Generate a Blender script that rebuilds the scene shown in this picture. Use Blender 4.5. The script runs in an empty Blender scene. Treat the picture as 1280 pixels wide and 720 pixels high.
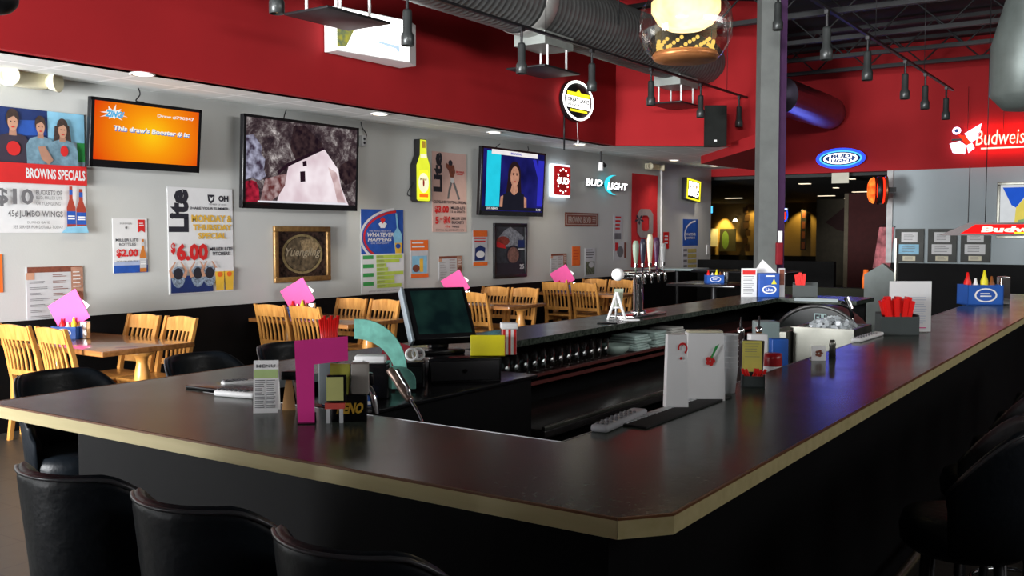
import bpy, bmesh, math, random
from mathutils import Matrix, Vector
random.seed(7)
SC = bpy.context.scene
COL = SC.collection
PI = math.pi

# ------------------------------------------------------------------ camera
FPX, CX, CY, HOR, EYE = 1221.0, 640.0, 360.0, 292.0, 1.6
PITCH = math.atan((CY - HOR) / FPX)
YAW = math.radians(34.1)
cam = bpy.data.cameras.new('camera')
cam.sensor_width = 36.0
cam.lens = 36.0 * FPX / 1280.0
cam.clip_start = 0.05
cam.clip_end = 100
camo = bpy.data.objects.new('camera', cam)
camo.location = (0, 0, EYE)
camo.rotation_euler = (PI / 2 - PITCH, 0, YAW)
COL.objects.link(camo)
SC.camera = camo

# ------------------------------------------------------------------ view
SC.view_settings.view_transform = 'Standard'
SC.view_settings.look = 'None'
SC.view_settings.gamma = 1.0
SC.view_settings.use_curve_mapping = False
SC.view_settings.exposure = 0.0

# ------------------------------------------------------------------ world + large lights
w = bpy.data.worlds.new('world')
w.use_nodes = True
w.node_tree.nodes['Background'].inputs[0].default_value = (0.75, 0.85, 1.0, 1)
w.node_tree.nodes['Background'].inputs[1].default_value = 0.6
SC.world = w


def area(name, loc, target, sx, sy, power, color=(1, 1, 1), spread=180):
    l = bpy.data.lights.new(name, 'AREA')
    l.shape = 'RECTANGLE'
    l.size, l.size_y, l.energy, l.color = sx, sy, power, color
    l.spread = math.radians(spread)
    o = bpy.data.objects.new(name, l)
    o.location = loc
    d = Vector(target) - Vector(loc)
    o.rotation_euler = d.to_track_quat('-Z', 'Y').to_euler()
    COL.objects.link(o)
    return o


# daylight through the tall front windows behind and left of the viewer
area('window_daylight', (-6.0, -2.9, 1.62), (-6.9, 8.0, 2.0), 2.9, 2.3, 640, (0.98, 0.99, 1.0), 94)
area('added_bulkhead_fill', (4.93, 5.5, 3.95), (-6.9, 5.5, 3.9), 8.0, 1.3, 90, (1.0, 0.97, 0.94), 90)  # added side light for the red bulkhead, no window known there
area('added_angled_wall_fill', (0.0, -2.9, 4.1), (-5.4, 15.0, 3.6), 4.0, 0.9, 75, (1.0, 0.98, 0.96), 44)  # added high light from behind to brighten the angled red wall

# ------------------------------------------------------------------ pixel helpers: a point of the photo on a real plane
_F = Vector((-math.sin(YAW) * math.cos(PITCH), math.cos(YAW) * math.cos(PITCH), -math.sin(PITCH)))
_R = Vector((math.cos(YAW), math.sin(YAW), 0))
_U = _R.cross(_F)
EYEV = Vector((0, 0, EYE))


def ray(x, y):
    return _F + _R * ((x - CX) / FPX) - _U * ((y - CY) / FPX)


def on_x(x, y, X):
    d = ray(x, y); return EYEV + d * (X / d.x)


def on_y(x, y, Y):
    d = ray(x, y); return EYEV + d * (Y / d.y)


def on_z(x, y, Z):
    d = ray(x, y); return EYEV + d * ((Z - EYE) / d.z)


def at_depth(x, y, D):
    return EYEV + ray(x, y) * D


# ------------------------------------------------------------------ materials
MATS = {}


def mat(name, col, rough=0.6, metal=0.0, var=0.12, scale=8.0, bump=0.0, bscale=60.0, coat=0.0, trans=0.0, ior=1.45, spec=0.5, alpha=1.0):
    if name in MATS: return MATS[name]
    m = bpy.data.materials.new(name); m.use_nodes = True
    nt = m.node_tree; b = nt.nodes['Principled BSDF']
    tc = nt.nodes.new('ShaderNodeTexCoord')
    no = nt.nodes.new('ShaderNodeTexNoise'); no.inputs['Scale'].default_value = scale; no.inputs['Detail'].default_value = 4
    nt.links.new(tc.outputs['Object'], no.inputs['Vector'])
    r = nt.nodes.new('ShaderNodeValToRGB')
    c = Vector(col)
    r.color_ramp.elements[0].color = (*(c * (1 - var)), 1); r.color_ramp.elements[0].position = 0.3
    r.color_ramp.elements[1].color = (*[min(1, v * (1 + var)) for v in c], 1); r.color_ramp.elements[1].position = 0.7
    nt.links.new(no.outputs['Fac'], r.inputs['Fac'])
    nt.links.new(r.outputs['Color'], b.inputs['Base Color'])
    b.inputs['Roughness'].default_value = rough
    b.inputs['Metallic'].default_value = metal
    b.inputs['Coat Weight'].default_value = coat
    b.inputs['Transmission Weight'].default_value = trans
    b.inputs['IOR'].default_value = ior
    b.inputs['Specular IOR Level'].default_value = spec
    b.inputs['Alpha'].default_value = alpha
    if bump:
        n2 = nt.nodes.new('ShaderNodeTexNoise'); n2.inputs['Scale'].default_value = bscale
        nt.links.new(tc.outputs['Object'], n2.inputs['Vector'])
        bp = nt.nodes.new('ShaderNodeBump'); bp.inputs['Strength'].default_value = bump; bp.inputs['Distance'].default_value = 0.01
        nt.links.new(n2.outputs['Fac'], bp.inputs['Height']); nt.links.new(bp.outputs['Normal'], b.inputs['Normal'])
    MATS[name] = m
    return m


def emit(name, col, strength=1.0, col2=None, scale=6.0):
    if name in MATS: return MATS[name]
    m = bpy.data.materials.new(name); m.use_nodes = True
    nt = m.node_tree
    for n in list(nt.nodes): nt.nodes.remove(n)
    out = nt.nodes.new('ShaderNodeOutputMaterial'); e = nt.nodes.new('ShaderNodeEmission')
    tc = nt.nodes.new('ShaderNodeTexCoord'); no = nt.nodes.new('ShaderNodeTexNoise'); no.inputs['Scale'].default_value = scale
    nt.links.new(tc.outputs['Object'], no.inputs['Vector'])
    mx = nt.nodes.new('ShaderNodeValToRGB')
    c = Vector(col); d = Vector(col2) if col2 else c * 0.92
    mx.color_ramp.elements[0].color = (*d, 1); mx.color_ramp.elements[1].color = (*c, 1)
    mx.color_ramp.elements[0].position = 0.35; mx.color_ramp.elements[1].position = 0.65
    nt.links.new(no.outputs['Fac'], mx.inputs['Fac']); nt.links.new(mx.outputs['Color'], e.inputs['Color'])
    e.inputs['Strength'].default_value = strength
    nt.links.new(e.outputs[0], out.inputs[0])
    MATS[name] = m
    return m


def nodes_mat(name):
    m = bpy.data.materials.new(name); m.use_nodes = True; MATS[name] = m
    return m, m.node_tree, m.node_tree.nodes['Principled BSDF']


def counter_mat():
    m, nt, b = nodes_mat('speckled_laminate')
    tc = nt.nodes.new('ShaderNodeTexCoord')
    n1 = nt.nodes.new('ShaderNodeTexNoise'); n1.inputs['Scale'].default_value = 55; n1.inputs['Detail'].default_value = 6; n1.inputs['Roughness'].default_value = 0.7
    n2 = nt.nodes.new('ShaderNodeTexNoise'); n2.inputs['Scale'].default_value = 6; n2.inputs['Detail'].default_value = 3
    for n in (n1, n2): nt.links.new(tc.outputs['Object'], n.inputs['Vector'])
    r = nt.nodes.new('ShaderNodeValToRGB')
    r.color_ramp.elements[0].position = 0.36; r.color_ramp.elements[0].color = (0.012, 0.017, 0.013, 1)
    r.color_ramp.elements[1].position = 0.66; r.color_ramp.elements[1].color = (0.070, 0.085, 0.068, 1)
    nt.links.new(n1.outputs['Fac'], r.inputs['Fac']); nt.links.new(r.outputs['Color'], b.inputs['Base Color'])
    rr = nt.nodes.new('ShaderNodeMapRange'); rr.inputs['To Min'].default_value = 0.17; rr.inputs['To Max'].default_value = 0.26
    nt.links.new(n2.outputs['Fac'], rr.inputs['Value']); nt.links.new(rr.outputs['Result'], b.inputs['Roughness'])
    b.inputs['Specular IOR Level'].default_value = 0.14
    return m


def wood_mat(name, c0, c1, axis=2, rough=0.4, coat=0.2):
    m, nt, b = nodes_mat(name)
    tc = nt.nodes.new('ShaderNodeTexCoord'); mp = nt.nodes.new('ShaderNodeMapping')
    s = [28, 28, 28]; s[axis] = 2.5
    mp.inputs['Scale'].default_value = s
    n = nt.nodes.new('ShaderNodeTexNoise'); n.inputs['Scale'].default_value = 1.0; n.inputs['Detail'].default_value = 5
    nt.links.new(tc.outputs['Object'], mp.inputs['Vector']); nt.links.new(mp.outputs['Vector'], n.inputs['Vector'])
    r = nt.nodes.new('ShaderNodeValToRGB')
    r.color_ramp.elements[0].position = 0.3; r.color_ramp.elements[0].color = (*c0, 1)
    r.color_ramp.elements[1].position = 0.7; r.color_ramp.elements[1].color = (*c1, 1)
    nt.links.new(n.outputs['Fac'], r.inputs['Fac']); nt.links.new(r.outputs['Color'], b.inputs['Base Color'])
    b.inputs['Roughness'].default_value = rough; b.inputs['Coat Weight'].default_value = coat
    return m


def grid_mat(name, c_tile, c_line, size, line=0.02, rough=0.8, noise=0.05):
    """square panels with grid lines, in object space x/y"""
    m, nt, b = nodes_mat(name)
    tc = nt.nodes.new('ShaderNodeTexCoord'); sp = nt.nodes.new('ShaderNodeSeparateXYZ')
    nt.links.new(tc.outputs['Object'], sp.inputs[0])
    outs = []
    for k in ('X', 'Y'):
        d = nt.nodes.new('ShaderNodeMath'); d.operation = 'DIVIDE'; d.inputs[1].default_value = size
        f = nt.nodes.new('ShaderNodeMath'); f.operation = 'FRACT'
        g = nt.nodes.new('ShaderNodeMath'); g.operation = 'LESS_THAN'; g.inputs[1].default_value = line / size
        nt.links.new(sp.outputs[k], d.inputs[0]); nt.links.new(d.outputs[0], f.inputs[0]); nt.links.new(f.outputs[0], g.inputs[0])
        outs.append(g)
    mx = nt.nodes.new('ShaderNodeMath'); mx.operation = 'MAXIMUM'
    nt.links.new(outs[0].outputs[0], mx.inputs[0]); nt.links.new(outs[1].outputs[0], mx.inputs[1])
    n = nt.nodes.new('ShaderNodeTexNoise'); n.inputs['Scale'].default_value = 12; nt.links.new(tc.outputs['Object'], n.inputs['Vector'])
    r = nt.nodes.new('ShaderNodeValToRGB')
    r.color_ramp.elements[0].color = (*[c * (1 - noise * 2) for c in c_tile], 1); r.color_ramp.elements[1].color = (*c_tile, 1)
    nt.links.new(n.outputs['Fac'], r.inputs['Fac'])
    cm = nt.nodes.new('ShaderNodeMix'); cm.data_type = 'RGBA'
    nt.links.new(mx.outputs[0], cm.inputs['Factor']); nt.links.new(r.outputs['Color'], cm.inputs['A']); cm.inputs['B'].default_value = (*c_line, 1)
    nt.links.new(cm.outputs['Result'], b.inputs['Base Color'])
    b.inputs['Roughness'].default_value = rough
    return m


def rock_screen():
    m = bpy.data.materials.new('screen_rocks'); m.use_nodes = True; nt = m.node_tree
    for n in list(nt.nodes): nt.nodes.remove(n)
    out = nt.nodes.new('ShaderNodeOutputMaterial'); e = nt.nodes.new('ShaderNodeEmission')
    tc = nt.nodes.new('ShaderNodeTexCoord')
    n = nt.nodes.new('ShaderNodeTexNoise'); n.inputs['Scale'].default_value = 5.5; n.inputs['Detail'].default_value = 12; n.inputs['Roughness'].default_value = 0.78; n.inputs['Distortion'].default_value = 0.35
    nt.links.new(tc.outputs['Object'], n.inputs['Vector'])
    r = nt.nodes.new('ShaderNodeValToRGB'); cr = r.color_ramp
    cr.elements[0].position = 0.36; cr.elements[0].color = (0.012, 0.008, 0.012, 1)
    cr.elements[1].position = 0.66; cr.elements[1].color = (0.72, 0.66, 0.64, 1)
    a = cr.elements.new(0.49); a.color = (0.055, 0.035, 0.04, 1)
    a = cr.elements.new(0.57); a.color = (0.20, 0.17, 0.17, 1)
    nt.links.new(n.outputs['Fac'], r.inputs['Fac']); nt.links.new(r.outputs['Color'], e.inputs['Color'])
    nt.links.new(e.outputs[0], out.inputs[0]); MATS['screen_rocks'] = m
    return m


def radial_screen():
    m = bpy.data.materials.new('screen_orange'); m.use_nodes = True; nt = m.node_tree
    for n in list(nt.nodes): nt.nodes.remove(n)
    out = nt.nodes.new('ShaderNodeOutputMaterial'); e = nt.nodes.new('ShaderNodeEmission')
    tc = nt.nodes.new('ShaderNodeTexCoord'); mp = nt.nodes.new('ShaderNodeMapping')
    mp.inputs['Location'].default_value = (-0.05, 0.0, 0); mp.inputs['Scale'].default_value = (1.25, 1.6, 1)
    nt.links.new(tc.outputs['Object'], mp.inputs['Vector'])
    ln = nt.nodes.new('ShaderNodeVectorMath'); ln.operation = 'LENGTH'; nt.links.new(mp.outputs['Vector'], ln.inputs[0])
    r = nt.nodes.new('ShaderNodeValToRGB'); cr = r.color_ramp
    cr.elements[0].position = 0.0; cr.elements[0].color = (1.0, 0.60, 0.01, 1)
    cr.elements[1].position = 0.80; cr.elements[1].color = (0.75, 0.05, 0.004, 1)
    a = cr.elements.new(0.30); a.color = (0.95, 0.32, 0.005, 1)
    nt.links.new(ln.outputs['Value'], r.inputs['Fac']); nt.links.new(r.outputs['Color'], e.inputs['Color'])
    nt.links.new(e.outputs[0], out.inputs[0]); MATS['screen_orange'] = m
    return m


COUNTER = counter_mat()
CHAIRW = wood_mat('honey_oak', (0.42, 0.175, 0.035), (0.62, 0.30, 0.075), 2, 0.38, 0.3)
TABLEW = wood_mat('table_oak', (0.20, 0.075, 0.02), (0.36, 0.15, 0.045), 0, 0.25, 0.5)
EDGEW = wood_mat('maple_edge', (0.50, 0.42, 0.20), (0.62, 0.53, 0.28), 0, 0.45, 0.1)
DARKTRIM = mat('dark_edge_line', (0.16, 0.06, 0.02), 0.5)
RED = mat('red_paint', (0.40, 0.016, 0.020), 0.75, var=0.05, scale=2, bump=0.03, spec=0.25)
GREYW = mat('grey_wall_paint', (0.55, 0.565, 0.55), 0.8, var=0.03, scale=2, bump=0.05, spec=0.25)
BLACKP = mat('black_panel', (0.0045, 0.0045, 0.005), 0.6, var=0.2, scale=3, spec=0.12)
CEILT = grid_mat('ceiling_tile', (0.80, 0.82, 0.80), (0.98, 0.99, 0.98), 0.61, 0.036)
FLOORT = grid_mat('floor_tile', (0.06, 0.052, 0.042), (0.025, 0.022, 0.02), 0.33, 0.008, 0.45, 0.15)
DECK = mat('dark_deck', (0.018, 0.018, 0.02), 0.85, var=0.3, scale=3)
STEEL_D = mat('painted_steel', (0.022, 0.023, 0.025), 0.6, 0.2)
DUCTM = mat('galvanised', (0.17, 0.175, 0.175), 0.45, 0.45, var=0.12, scale=5)
STAINLESS = mat('stainless', (0.24, 0.24, 0.21), 0.36, 0.9, var=0.25, scale=5)
CHROME = mat('chrome', (0.75, 0.75, 0.76), 0.12, 1.0, var=0.03)
BLACKM = mat('black_metal', (0.018, 0.018, 0.02), 0.4, 0.3)
BLACKG = mat('gloss_black', (0.006, 0.006, 0.007), 0.25, 0.0, coat=0.15, spec=0.35)
LEATHER = mat('black_leather', (0.005, 0.008, 0.012), 0.42, 0.0, var=0.25, scale=10, bump=0.2, bscale=35, coat=0.0, spec=0.35)
RUBBER = mat('rubber', (0.015, 0.015, 0.015), 0.8)
CREAM = mat('cream_plastic', (0.72, 0.68, 0.50), 0.5, var=0.05)
COLG = mat('column_grey', (0.13, 0.14, 0.135), 0.6, var=0.12, scale=5, bump=0.1)
PAPER = mat('paper', (0.74, 0.75, 0.76), 0.6, var=0.03)
PAPERG = mat('grey_paper', (0.55, 0.56, 0.58), 0.6, var=0.06)
PINKP = mat('pink_poster_paper', (0.62, 0.42, 0.38), 0.65, var=0.04)
WHITE = mat('white', (0.85, 0.85, 0.85), 0.5, var=0.02)
INK = mat('black_ink', (0.02, 0.02, 0.03), 0.6)
INKG = mat('grey_ink', (0.16, 0.16, 0.17), 0.6)
REDI = mat('red_ink', (0.62, 0.02, 0.02), 0.55, var=0.06)
BLUEI = mat('blue_ink', (0.02, 0.09, 0.42), 0.5, var=0.2)
SKYI = mat('sky_ink', (0.25, 0.55, 0.75), 0.5, var=0.15)
NAVYI = mat('navy_ink', (0.01, 0.03, 0.14), 0.5, var=0.15)
GOLDI = mat('gold_ink', (0.75, 0.45, 0.05), 0.5, var=0.1)
YELI = mat('yellow_ink', (0.78, 0.72, 0.05), 0.5, var=0.1)
LIMEI = mat('lime_ink', (0.48, 0.62, 0.08), 0.5, var=0.1)
GREENI = mat('green_ink', (0.04, 0.34, 0.08), 0.5, var=0.1)
ORANGEI = mat('orange_ink', (0.85, 0.16, 0.02), 0.55, var=0.06)
BROWNI = mat('brown_ink', (0.20, 0.06, 0.035), 0.55, var=0.25, scale=30)
SKINI = mat('skin_ink', (0.55, 0.30, 0.2), 0.6, var=0.06)
DENIMI = mat('denim_ink', (0.16, 0.28, 0.36), 0.6, var=0.3, scale=20)
BEERI = mat('beer_ink', (0.82, 0.50, 0.05), 0.5, var=0.1)
GLASSB = mat('bottle_red_ink', (0.36, 0.05, 0.03), 0.4, var=0.15)
HOTPINK = mat('hot_pink', (0.80, 0.035, 0.30), 0.6, var=0.04)
PINK = mat('pink_paper', (0.72, 0.055, 0.27), 0.6, var=0.04)
REDP = mat('red_plastic', (0.75, 0.012, 0.01), 0.35, var=0.05)
TEAL = mat('teal_plastic', (0.18, 0.48, 0.40), 0.45, var=0.25, scale=25)
BLUEP = mat('blue_plastic', (0.02, 0.10, 0.42), 0.4)
YELP = mat('yellow_plastic', (0.80, 0.70, 0.02), 0.4)
TANP = mat('tan_card', (0.60, 0.33, 0.13), 0.6)
def thin_glass(name, tint, refl=1.0):
    m = bpy.data.materials.new(name); m.use_nodes = True; nt = m.node_tree
    for n in list(nt.nodes): nt.nodes.remove(n)
    out = nt.nodes.new('ShaderNodeOutputMaterial'); tr = nt.nodes.new('ShaderNodeBsdfTransparent'); gl = nt.nodes.new('ShaderNodeBsdfGlossy'); mx = nt.nodes.new('ShaderNodeMixShader'); lw = nt.nodes.new('ShaderNodeLayerWeight'); mu = nt.nodes.new('ShaderNodeMath')
    no = nt.nodes.new('ShaderNodeTexNoise'); no.inputs['Scale'].default_value = 5; mr = nt.nodes.new('ShaderNodeMapRange'); mr.inputs['To Min'].default_value = 0.03; mr.inputs['To Max'].default_value = 0.08
    nt.links.new(no.outputs['Fac'], mr.inputs['Value']); nt.links.new(mr.outputs['Result'], gl.inputs['Roughness'])
    tr.inputs['Color'].default_value = (*tint, 1); lw.inputs['Blend'].default_value = 0.35; mu.operation = 'MULTIPLY'; mu.inputs[1].default_value = refl
    nt.links.new(lw.outputs['Facing'], mu.inputs[0]); nt.links.new(mu.outputs[0], mx.inputs['Fac']); nt.links.new(tr.outputs[0], mx.inputs[1]); nt.links.new(gl.outputs[0], mx.inputs[2]); nt.links.new(mx.outputs[0], out.inputs[0])
    MATS[name] = m
    return m


GLASS = thin_glass('clear_glass', (0.97, 0.96, 0.93), 0.55)
FROST = mat('frosted_plastic', (0.80, 0.82, 0.84), 0.5, trans=0.25)
TOWEL = mat('towel', (0.42, 0.55, 0.52), 0.9, var=0.15, scale=20, bump=0.4, bscale=120)
TANW = mat('tan_wall', (0.26, 0.17, 0.06), 0.8, var=0.08, scale=2)
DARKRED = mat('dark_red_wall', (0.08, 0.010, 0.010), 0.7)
CLOTHRED = mat('banner_red', (0.58, 0.014, 0.02), 0.85, var=0.08, bump=0.15, bscale=20)

E_WHITE = emit('glow_white', (1, 1, 0.97), 3.0)
E_WARM = emit('glow_warm', (1.0, 0.86, 0.6), 6.0)
E_COOL = emit('glow_cool', (0.75, 0.88, 1.0), 2.2)
E_BLUE = emit('glow_blue', (0.02, 0.06, 1.0), 2.6)
E_SKY = emit('glow_sky', (0.10, 0.55, 1.0), 1.6)
E_CYAN = emit('glow_cyan', (0.05, 0.75, 0.9), 1.2)
E_YEL = emit('glow_yellow', (0.95, 0.85, 0.03), 1.3)
E_RED = emit('glow_red', (1.0, 0.03, 0.01), 2.2)
E_ORANGE = emit('glow_orange', (1.0, 0.13, 0.01), 1.5)
E_PINKW = emit('glow_pink_white', (1.0, 0.62, 0.52), 2.0)


# ------------------------------------------------------------------ mesh builder
class MB:
    def __init__(s, M=None):
        s.v, s.f, s.mi, s.sm, s.mats = [], [], [], [], []
        s.M = M or Matrix()

    def _m(s, m):
        if m not in s.mats: s.mats.append(m)
        return s.mats.index(m)

    def add(s, vs, fs, m, smooth=False):
        b = len(s.v); k = s._m(m)
        s.v += [tuple(s.M @ Vector(p)) for p in vs]
        for f in fs:
            s.f.append([b + i for i in f]); s.mi.append(k); s.sm.append(smooth)
        return s

    def box(s, x0, x1, y0, y1, z0, z1, m, ch=0.0):
        if ch <= 0:
            v = [(x, y, z) for z in (z0, z1) for y in (y0, y1) for x in (x0, x1)]
            return s.add(v, [(0, 2, 3, 1), (4, 5, 7, 6), (0, 1, 5, 4), (2, 6, 7, 3), (0, 4, 6, 2), (1, 3, 7, 5)], m)
        bm = bmesh.new(); bmesh.ops.create_cube(bm, size=1)
        for q in bm.verts:
            q.co = Vector(((x0 + x1) / 2 + q.co.x * (x1 - x0), (y0 + y1) / 2 + q.co.y * (y1 - y0), (z0 + z1) / 2 + q.co.z * (z1 - z0)))
        bmesh.ops.bevel(bm, geom=list(bm.edges), offset=ch, segments=2, affect='EDGES', profile=0.6)
        s.from_bm(bm, m, True); return s

    def from_bm(s, bm, m, smooth=False):
        bm.verts.ensure_lookup_table(); bm.verts.index_update()
        s.add([tuple(q.co) for q in bm.verts], [[q.index for q in f.verts] for f in bm.faces], m, smooth); bm.free()

    def cyl(s, p0, p1, r0, m, r1=None, n=16, caps=True, smooth=True):
        r1 = r0 if r1 is None else r1
        p0, p1 = Vector(p0), Vector(p1); d = (p1 - p0).normalized()
        a = d.orthogonal().normalized(); b = d.cross(a)
        vs = []
        for p, r in ((p0, r0), (p1, r1)):
            for i in range(n):
                t = 2 * PI * i / n; vs.append(tuple(p + a * (r * math.cos(t)) + b * (r * math.sin(t))))
        s.add(vs, [(i, (i + 1) % n, n + (i + 1) % n, n + i) for i in range(n)], m, smooth)
        if caps:
            s.add(vs[:n], [tuple(reversed(range(n)))], m); s.add(vs[n:], [tuple(range(n))], m)
        return s

    def tube(s, pts, r, m, n=8, closed=False):
        pts = [Vector(p) for p in pts]; N = len(pts); vs = []; a = None
        for i, p in enumerate(pts):
            if closed: d = (pts[(i + 1) % N] - pts[i - 1]).normalized()
            else: d = (pts[min(i + 1, N - 1)] - pts[max(i - 1, 0)]).normalized()
            a = d.orthogonal().normalized() if a is None else (a - d * a.dot(d)).normalized()
            b = d.cross(a)
            rr = r[i] if isinstance(r, (list, tuple)) else r
            for k in range(n):
                t = 2 * PI * k / n; vs.append(tuple(p + a * (rr * math.cos(t)) + b * (rr * math.sin(t))))
        L = N if closed else N - 1
        fs = [(i * n + k, i * n + (k + 1) % n, ((i + 1) % N) * n + (k + 1) % n, ((i + 1) % N) * n + k) for i in range(L) for k in range(n)]
        if not closed: fs += [tuple(reversed(range(n))), tuple(range((N - 1) * n, N * n))]
        return s.add(vs, fs, m, True)

    def lathe(s, prof, m, c=(0, 0, 0), n=24, sx=1.0, sy=1.0, smooth=True):
        vs = []
        for r, z in prof:
            for i in range(n):
                t = 2 * PI * i / n; vs.append((c[0] + sx * r * math.cos(t), c[1] + sy * r * math.sin(t), c[2] + z))
        k = len(prof)
        fs = [(j * n + i, j * n + (i + 1) % n, (j + 1) * n + (i + 1) % n, (j + 1) * n + i) for j in range(k - 1) for i in range(n)]
        return s.add(vs, fs, m, smooth)

    def prism(s, poly, z0, z1, m, smooth=False):
        """polygon in local xy, extruded in local z"""
        n = len(poly)
        area2 = sum(poly[i][0] * poly[(i + 1) % n][1] - poly[(i + 1) % n][0] * poly[i][1] for i in range(n))
        if area2 < 0: poly = poly[::-1]
        vs = [(x, y, z0) for x, y in poly] + [(x, y, z1) for x, y in poly]
        fs = [tuple(reversed(range(n))), tuple(range(n, 2 * n))] + [(i, (i + 1) % n, n + (i + 1) % n, n + i) for i in range(n)]
        return s.add(vs, fs, m, smooth)

    def sphere(s, c, r, m, sc=(1, 1, 1), n=14):
        prof = [(r * math.sin(PI * j / n), -r * math.cos(PI * j / n)) for j in range(n + 1)]
        prof[0] = (0.0001, -r); prof[-1] = (0.0001, r)
        vs = []; N = 18
        for q, z in prof:
            for i in range(N):
                t = 2 * PI * i / N; vs.append((c[0] + sc[0] * q * math.cos(t), c[1] + sc[1] * q * math.sin(t), c[2] + sc[2] * z))
        return s.add(vs, [(j * N + i, j * N + (i + 1) % N, (j + 1) * N + (i + 1) % N, (j + 1) * N + i) for j in range(n) for i in range(N)], m, True)

    def build(s, name, parent=None, loc=None, rz=0.0, M=None):
        me = bpy.data.meshes.new(name)
        me.from_pydata(s.v, [], s.f)
        for m in s.mats: me.materials.append(m)
        me.polygons.foreach_set('material_index', s.mi)
        me.polygons.foreach_set('use_smooth', s.sm)
        me.update()
        o = bpy.data.objects.new(name, me); COL.objects.link(o)
        if parent: o.parent = parent
        if M is not None: o.matrix_world = M
        elif loc is not None: o.location = loc; o.rotation_euler = (0, 0, rz)
        return o


def tag(o, label, cat=None, group=None, kind=None):
    if label: o['label'] = label
    if cat: o['category'] = cat
    if group: o['group'] = group
    if kind: o['kind'] = kind
    return o


def thing(name, label, cat, loc=(0, 0, 0), rz=0.0, group=None, M=None):
    o = bpy.data.objects.new(name, None); COL.objects.link(o)
    o.empty_display_size = 0.1
    if M is not None: o.matrix_world = M
    else: o.location = loc; o.rotation_euler = (0, 0, rz)
    return tag(o, label, cat, group)


def struct(o):
    o['kind'] = 'structure'; return o


def dup(root, loc, rz, label):
    kids = {}
    for o in bpy.data.objects:
        if o.parent: kids.setdefault(o.parent.name, []).append(o)

    def rec(o, p):
        c = o.copy(); COL.objects.link(c)
        if p: c.parent = p
        for ch in kids.get(o.name, []): rec(ch, c)
        return c
    r = rec(root, None); r.location = loc; r.rotation_euler = (0, 0, rz); r['label'] = label
    return r


_tc = {}


def glyphs(body, bold=0.0):
    k = (body, bold)
    if k in _tc: return _tc[k]
    cu = bpy.data.curves.new('t', 'FONT'); cu.body = body; cu.offset = bold; cu.resolution_u = 2
    o = bpy.data.objects.new('t', cu); COL.objects.link(o)
    dg = bpy.context.evaluated_depsgraph_get(); dg.update()
    me = bpy.data.meshes.new_from_object(o.evaluated_get(dg))
    vs = [(v.co.x, v.co.y) for v in me.vertices]; fs = [list(p.vertices) for p in me.polygons]
    bpy.data.objects.remove(o); bpy.data.curves.remove(cu); bpy.data.meshes.remove(me)
    x0 = min(v[0] for v in vs); x1 = max(v[0] for v in vs); y0 = min(v[1] for v in vs); y1 = max(v[1] for v in vs)
    _tc[k] = ([((x - x0) / (x1 - x0), (y - y0) / (y1 - y0)) for x, y in vs], fs)
    return _tc[k]


class Sign(MB):
    """flat print: local x right, y up, z towards the viewer; drawing coordinates 0..1 with y DOWN from the top left"""
    def __init__(s, wd, ht, t=0.003, m=None):
        super().__init__(); s.w, s.h, s.L = wd, ht, 0; s.t = t
        if m: s.box(-wd / 2, wd / 2, -ht / 2, ht / 2, 0, t, m)

    def P(s, x, y): return ((x - 0.5) * s.w, (0.5 - y) * s.h)

    def z(s):
        s.L += 1; return s.t + 0.0006 * s.L

    def poly(s, pts, m, z=None):
        z = z or s.z(); q = [s.P(*p) for p in pts]
        n = len(q); a = sum(q[i][0] * q[(i + 1) % n][1] - q[(i + 1) % n][0] * q[i][1] for i in range(n))
        if a < 0: q = q[::-1]
        s.add([(x, y, z) for x, y in q], [tuple(range(n))], m); return s

    def rect(s, x0, y0, x1, y1, m): return s.poly([(x0, y0), (x1, y0), (x1, y1), (x0, y1)], m)

    def ell(s, cx, cy, rx, ry, m, n=24, a0=0, a1=360):
        pts = [(cx + rx * math.cos(math.radians(a0 + (a1 - a0) * i / n)), cy - ry * math.sin(math.radians(a0 + (a1 - a0) * i / n))) for i in range(n + (0 if a1 - a0 >= 360 else 1))]
        return s.poly(pts, m)

    def ring(s, cx, cy, rx, ry, tx, ty, m, n=32, a0=0, a1=360):
        z = s.z(); o, i_ = [], []
        for i in range(n + 1):
            t = math.radians(a0 + (a1 - a0) * i / n)
            o.append((*s.P(cx + rx * math.cos(t), cy - ry * math.sin(t)), z)); i_.append((*s.P(cx + (rx - tx) * math.cos(t), cy - (ry - ty) * math.sin(t)), z))
        s.add(o + i_, [(i, i + 1, n + 2 + i, n + 1 + i) for i in range(n)], m); return s

    def text(s, body, x0, y0, x1, y1, m, bold=0.02, slant=0.0, rot=False, depth=0.0):
        g, fs = glyphs(body, bold); z = s.z(); vs = []
        for u, v in g:
            if rot: px, py = x0 + (1 - v) * (x1 - x0), y0 + (1 - u) * (y1 - y0)   # reads upwards
            else: px, py = x0 + u * (x1 - x0) + slant * v * (x1 - x0), y1 - v * (y1 - y0)
            a, b = s.P(px, py); vs.append((a, b, z + depth))
        s.add(vs, fs, m); return s

    def lines(s, x0, y0, x1, y1, n, m, fill=0.45, jag=0.25):
        st = (y1 - y0) / n; z = s.z()
        for i in range(n):
            y = y0 + i * st; xe = x1 - random.random() * jag * (x1 - x0)
            s.poly([(x0, y), (xe, y), (xe, y + st * fill), (x0, y + st * fill)], m, z)
        return s


def frame_m(origin, u, v):
    u = Vector(u).normalized(); v = Vector(v).normalized(); w_ = u.cross(v).normalized(); v = w_.cross(u)
    M = Matrix((( u.x, v.x, w_.x, origin[0]), (u.y, v.y, w_.y, origin[1]), (u.z, v.z, w_.z, origin[2]), (0, 0, 0, 1)))
    return M


WX = -7.75     # plane of the long grey wall
FY = 18.6      # plane of the end wall
CZ = 2.89      # lowered tile ceiling


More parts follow.
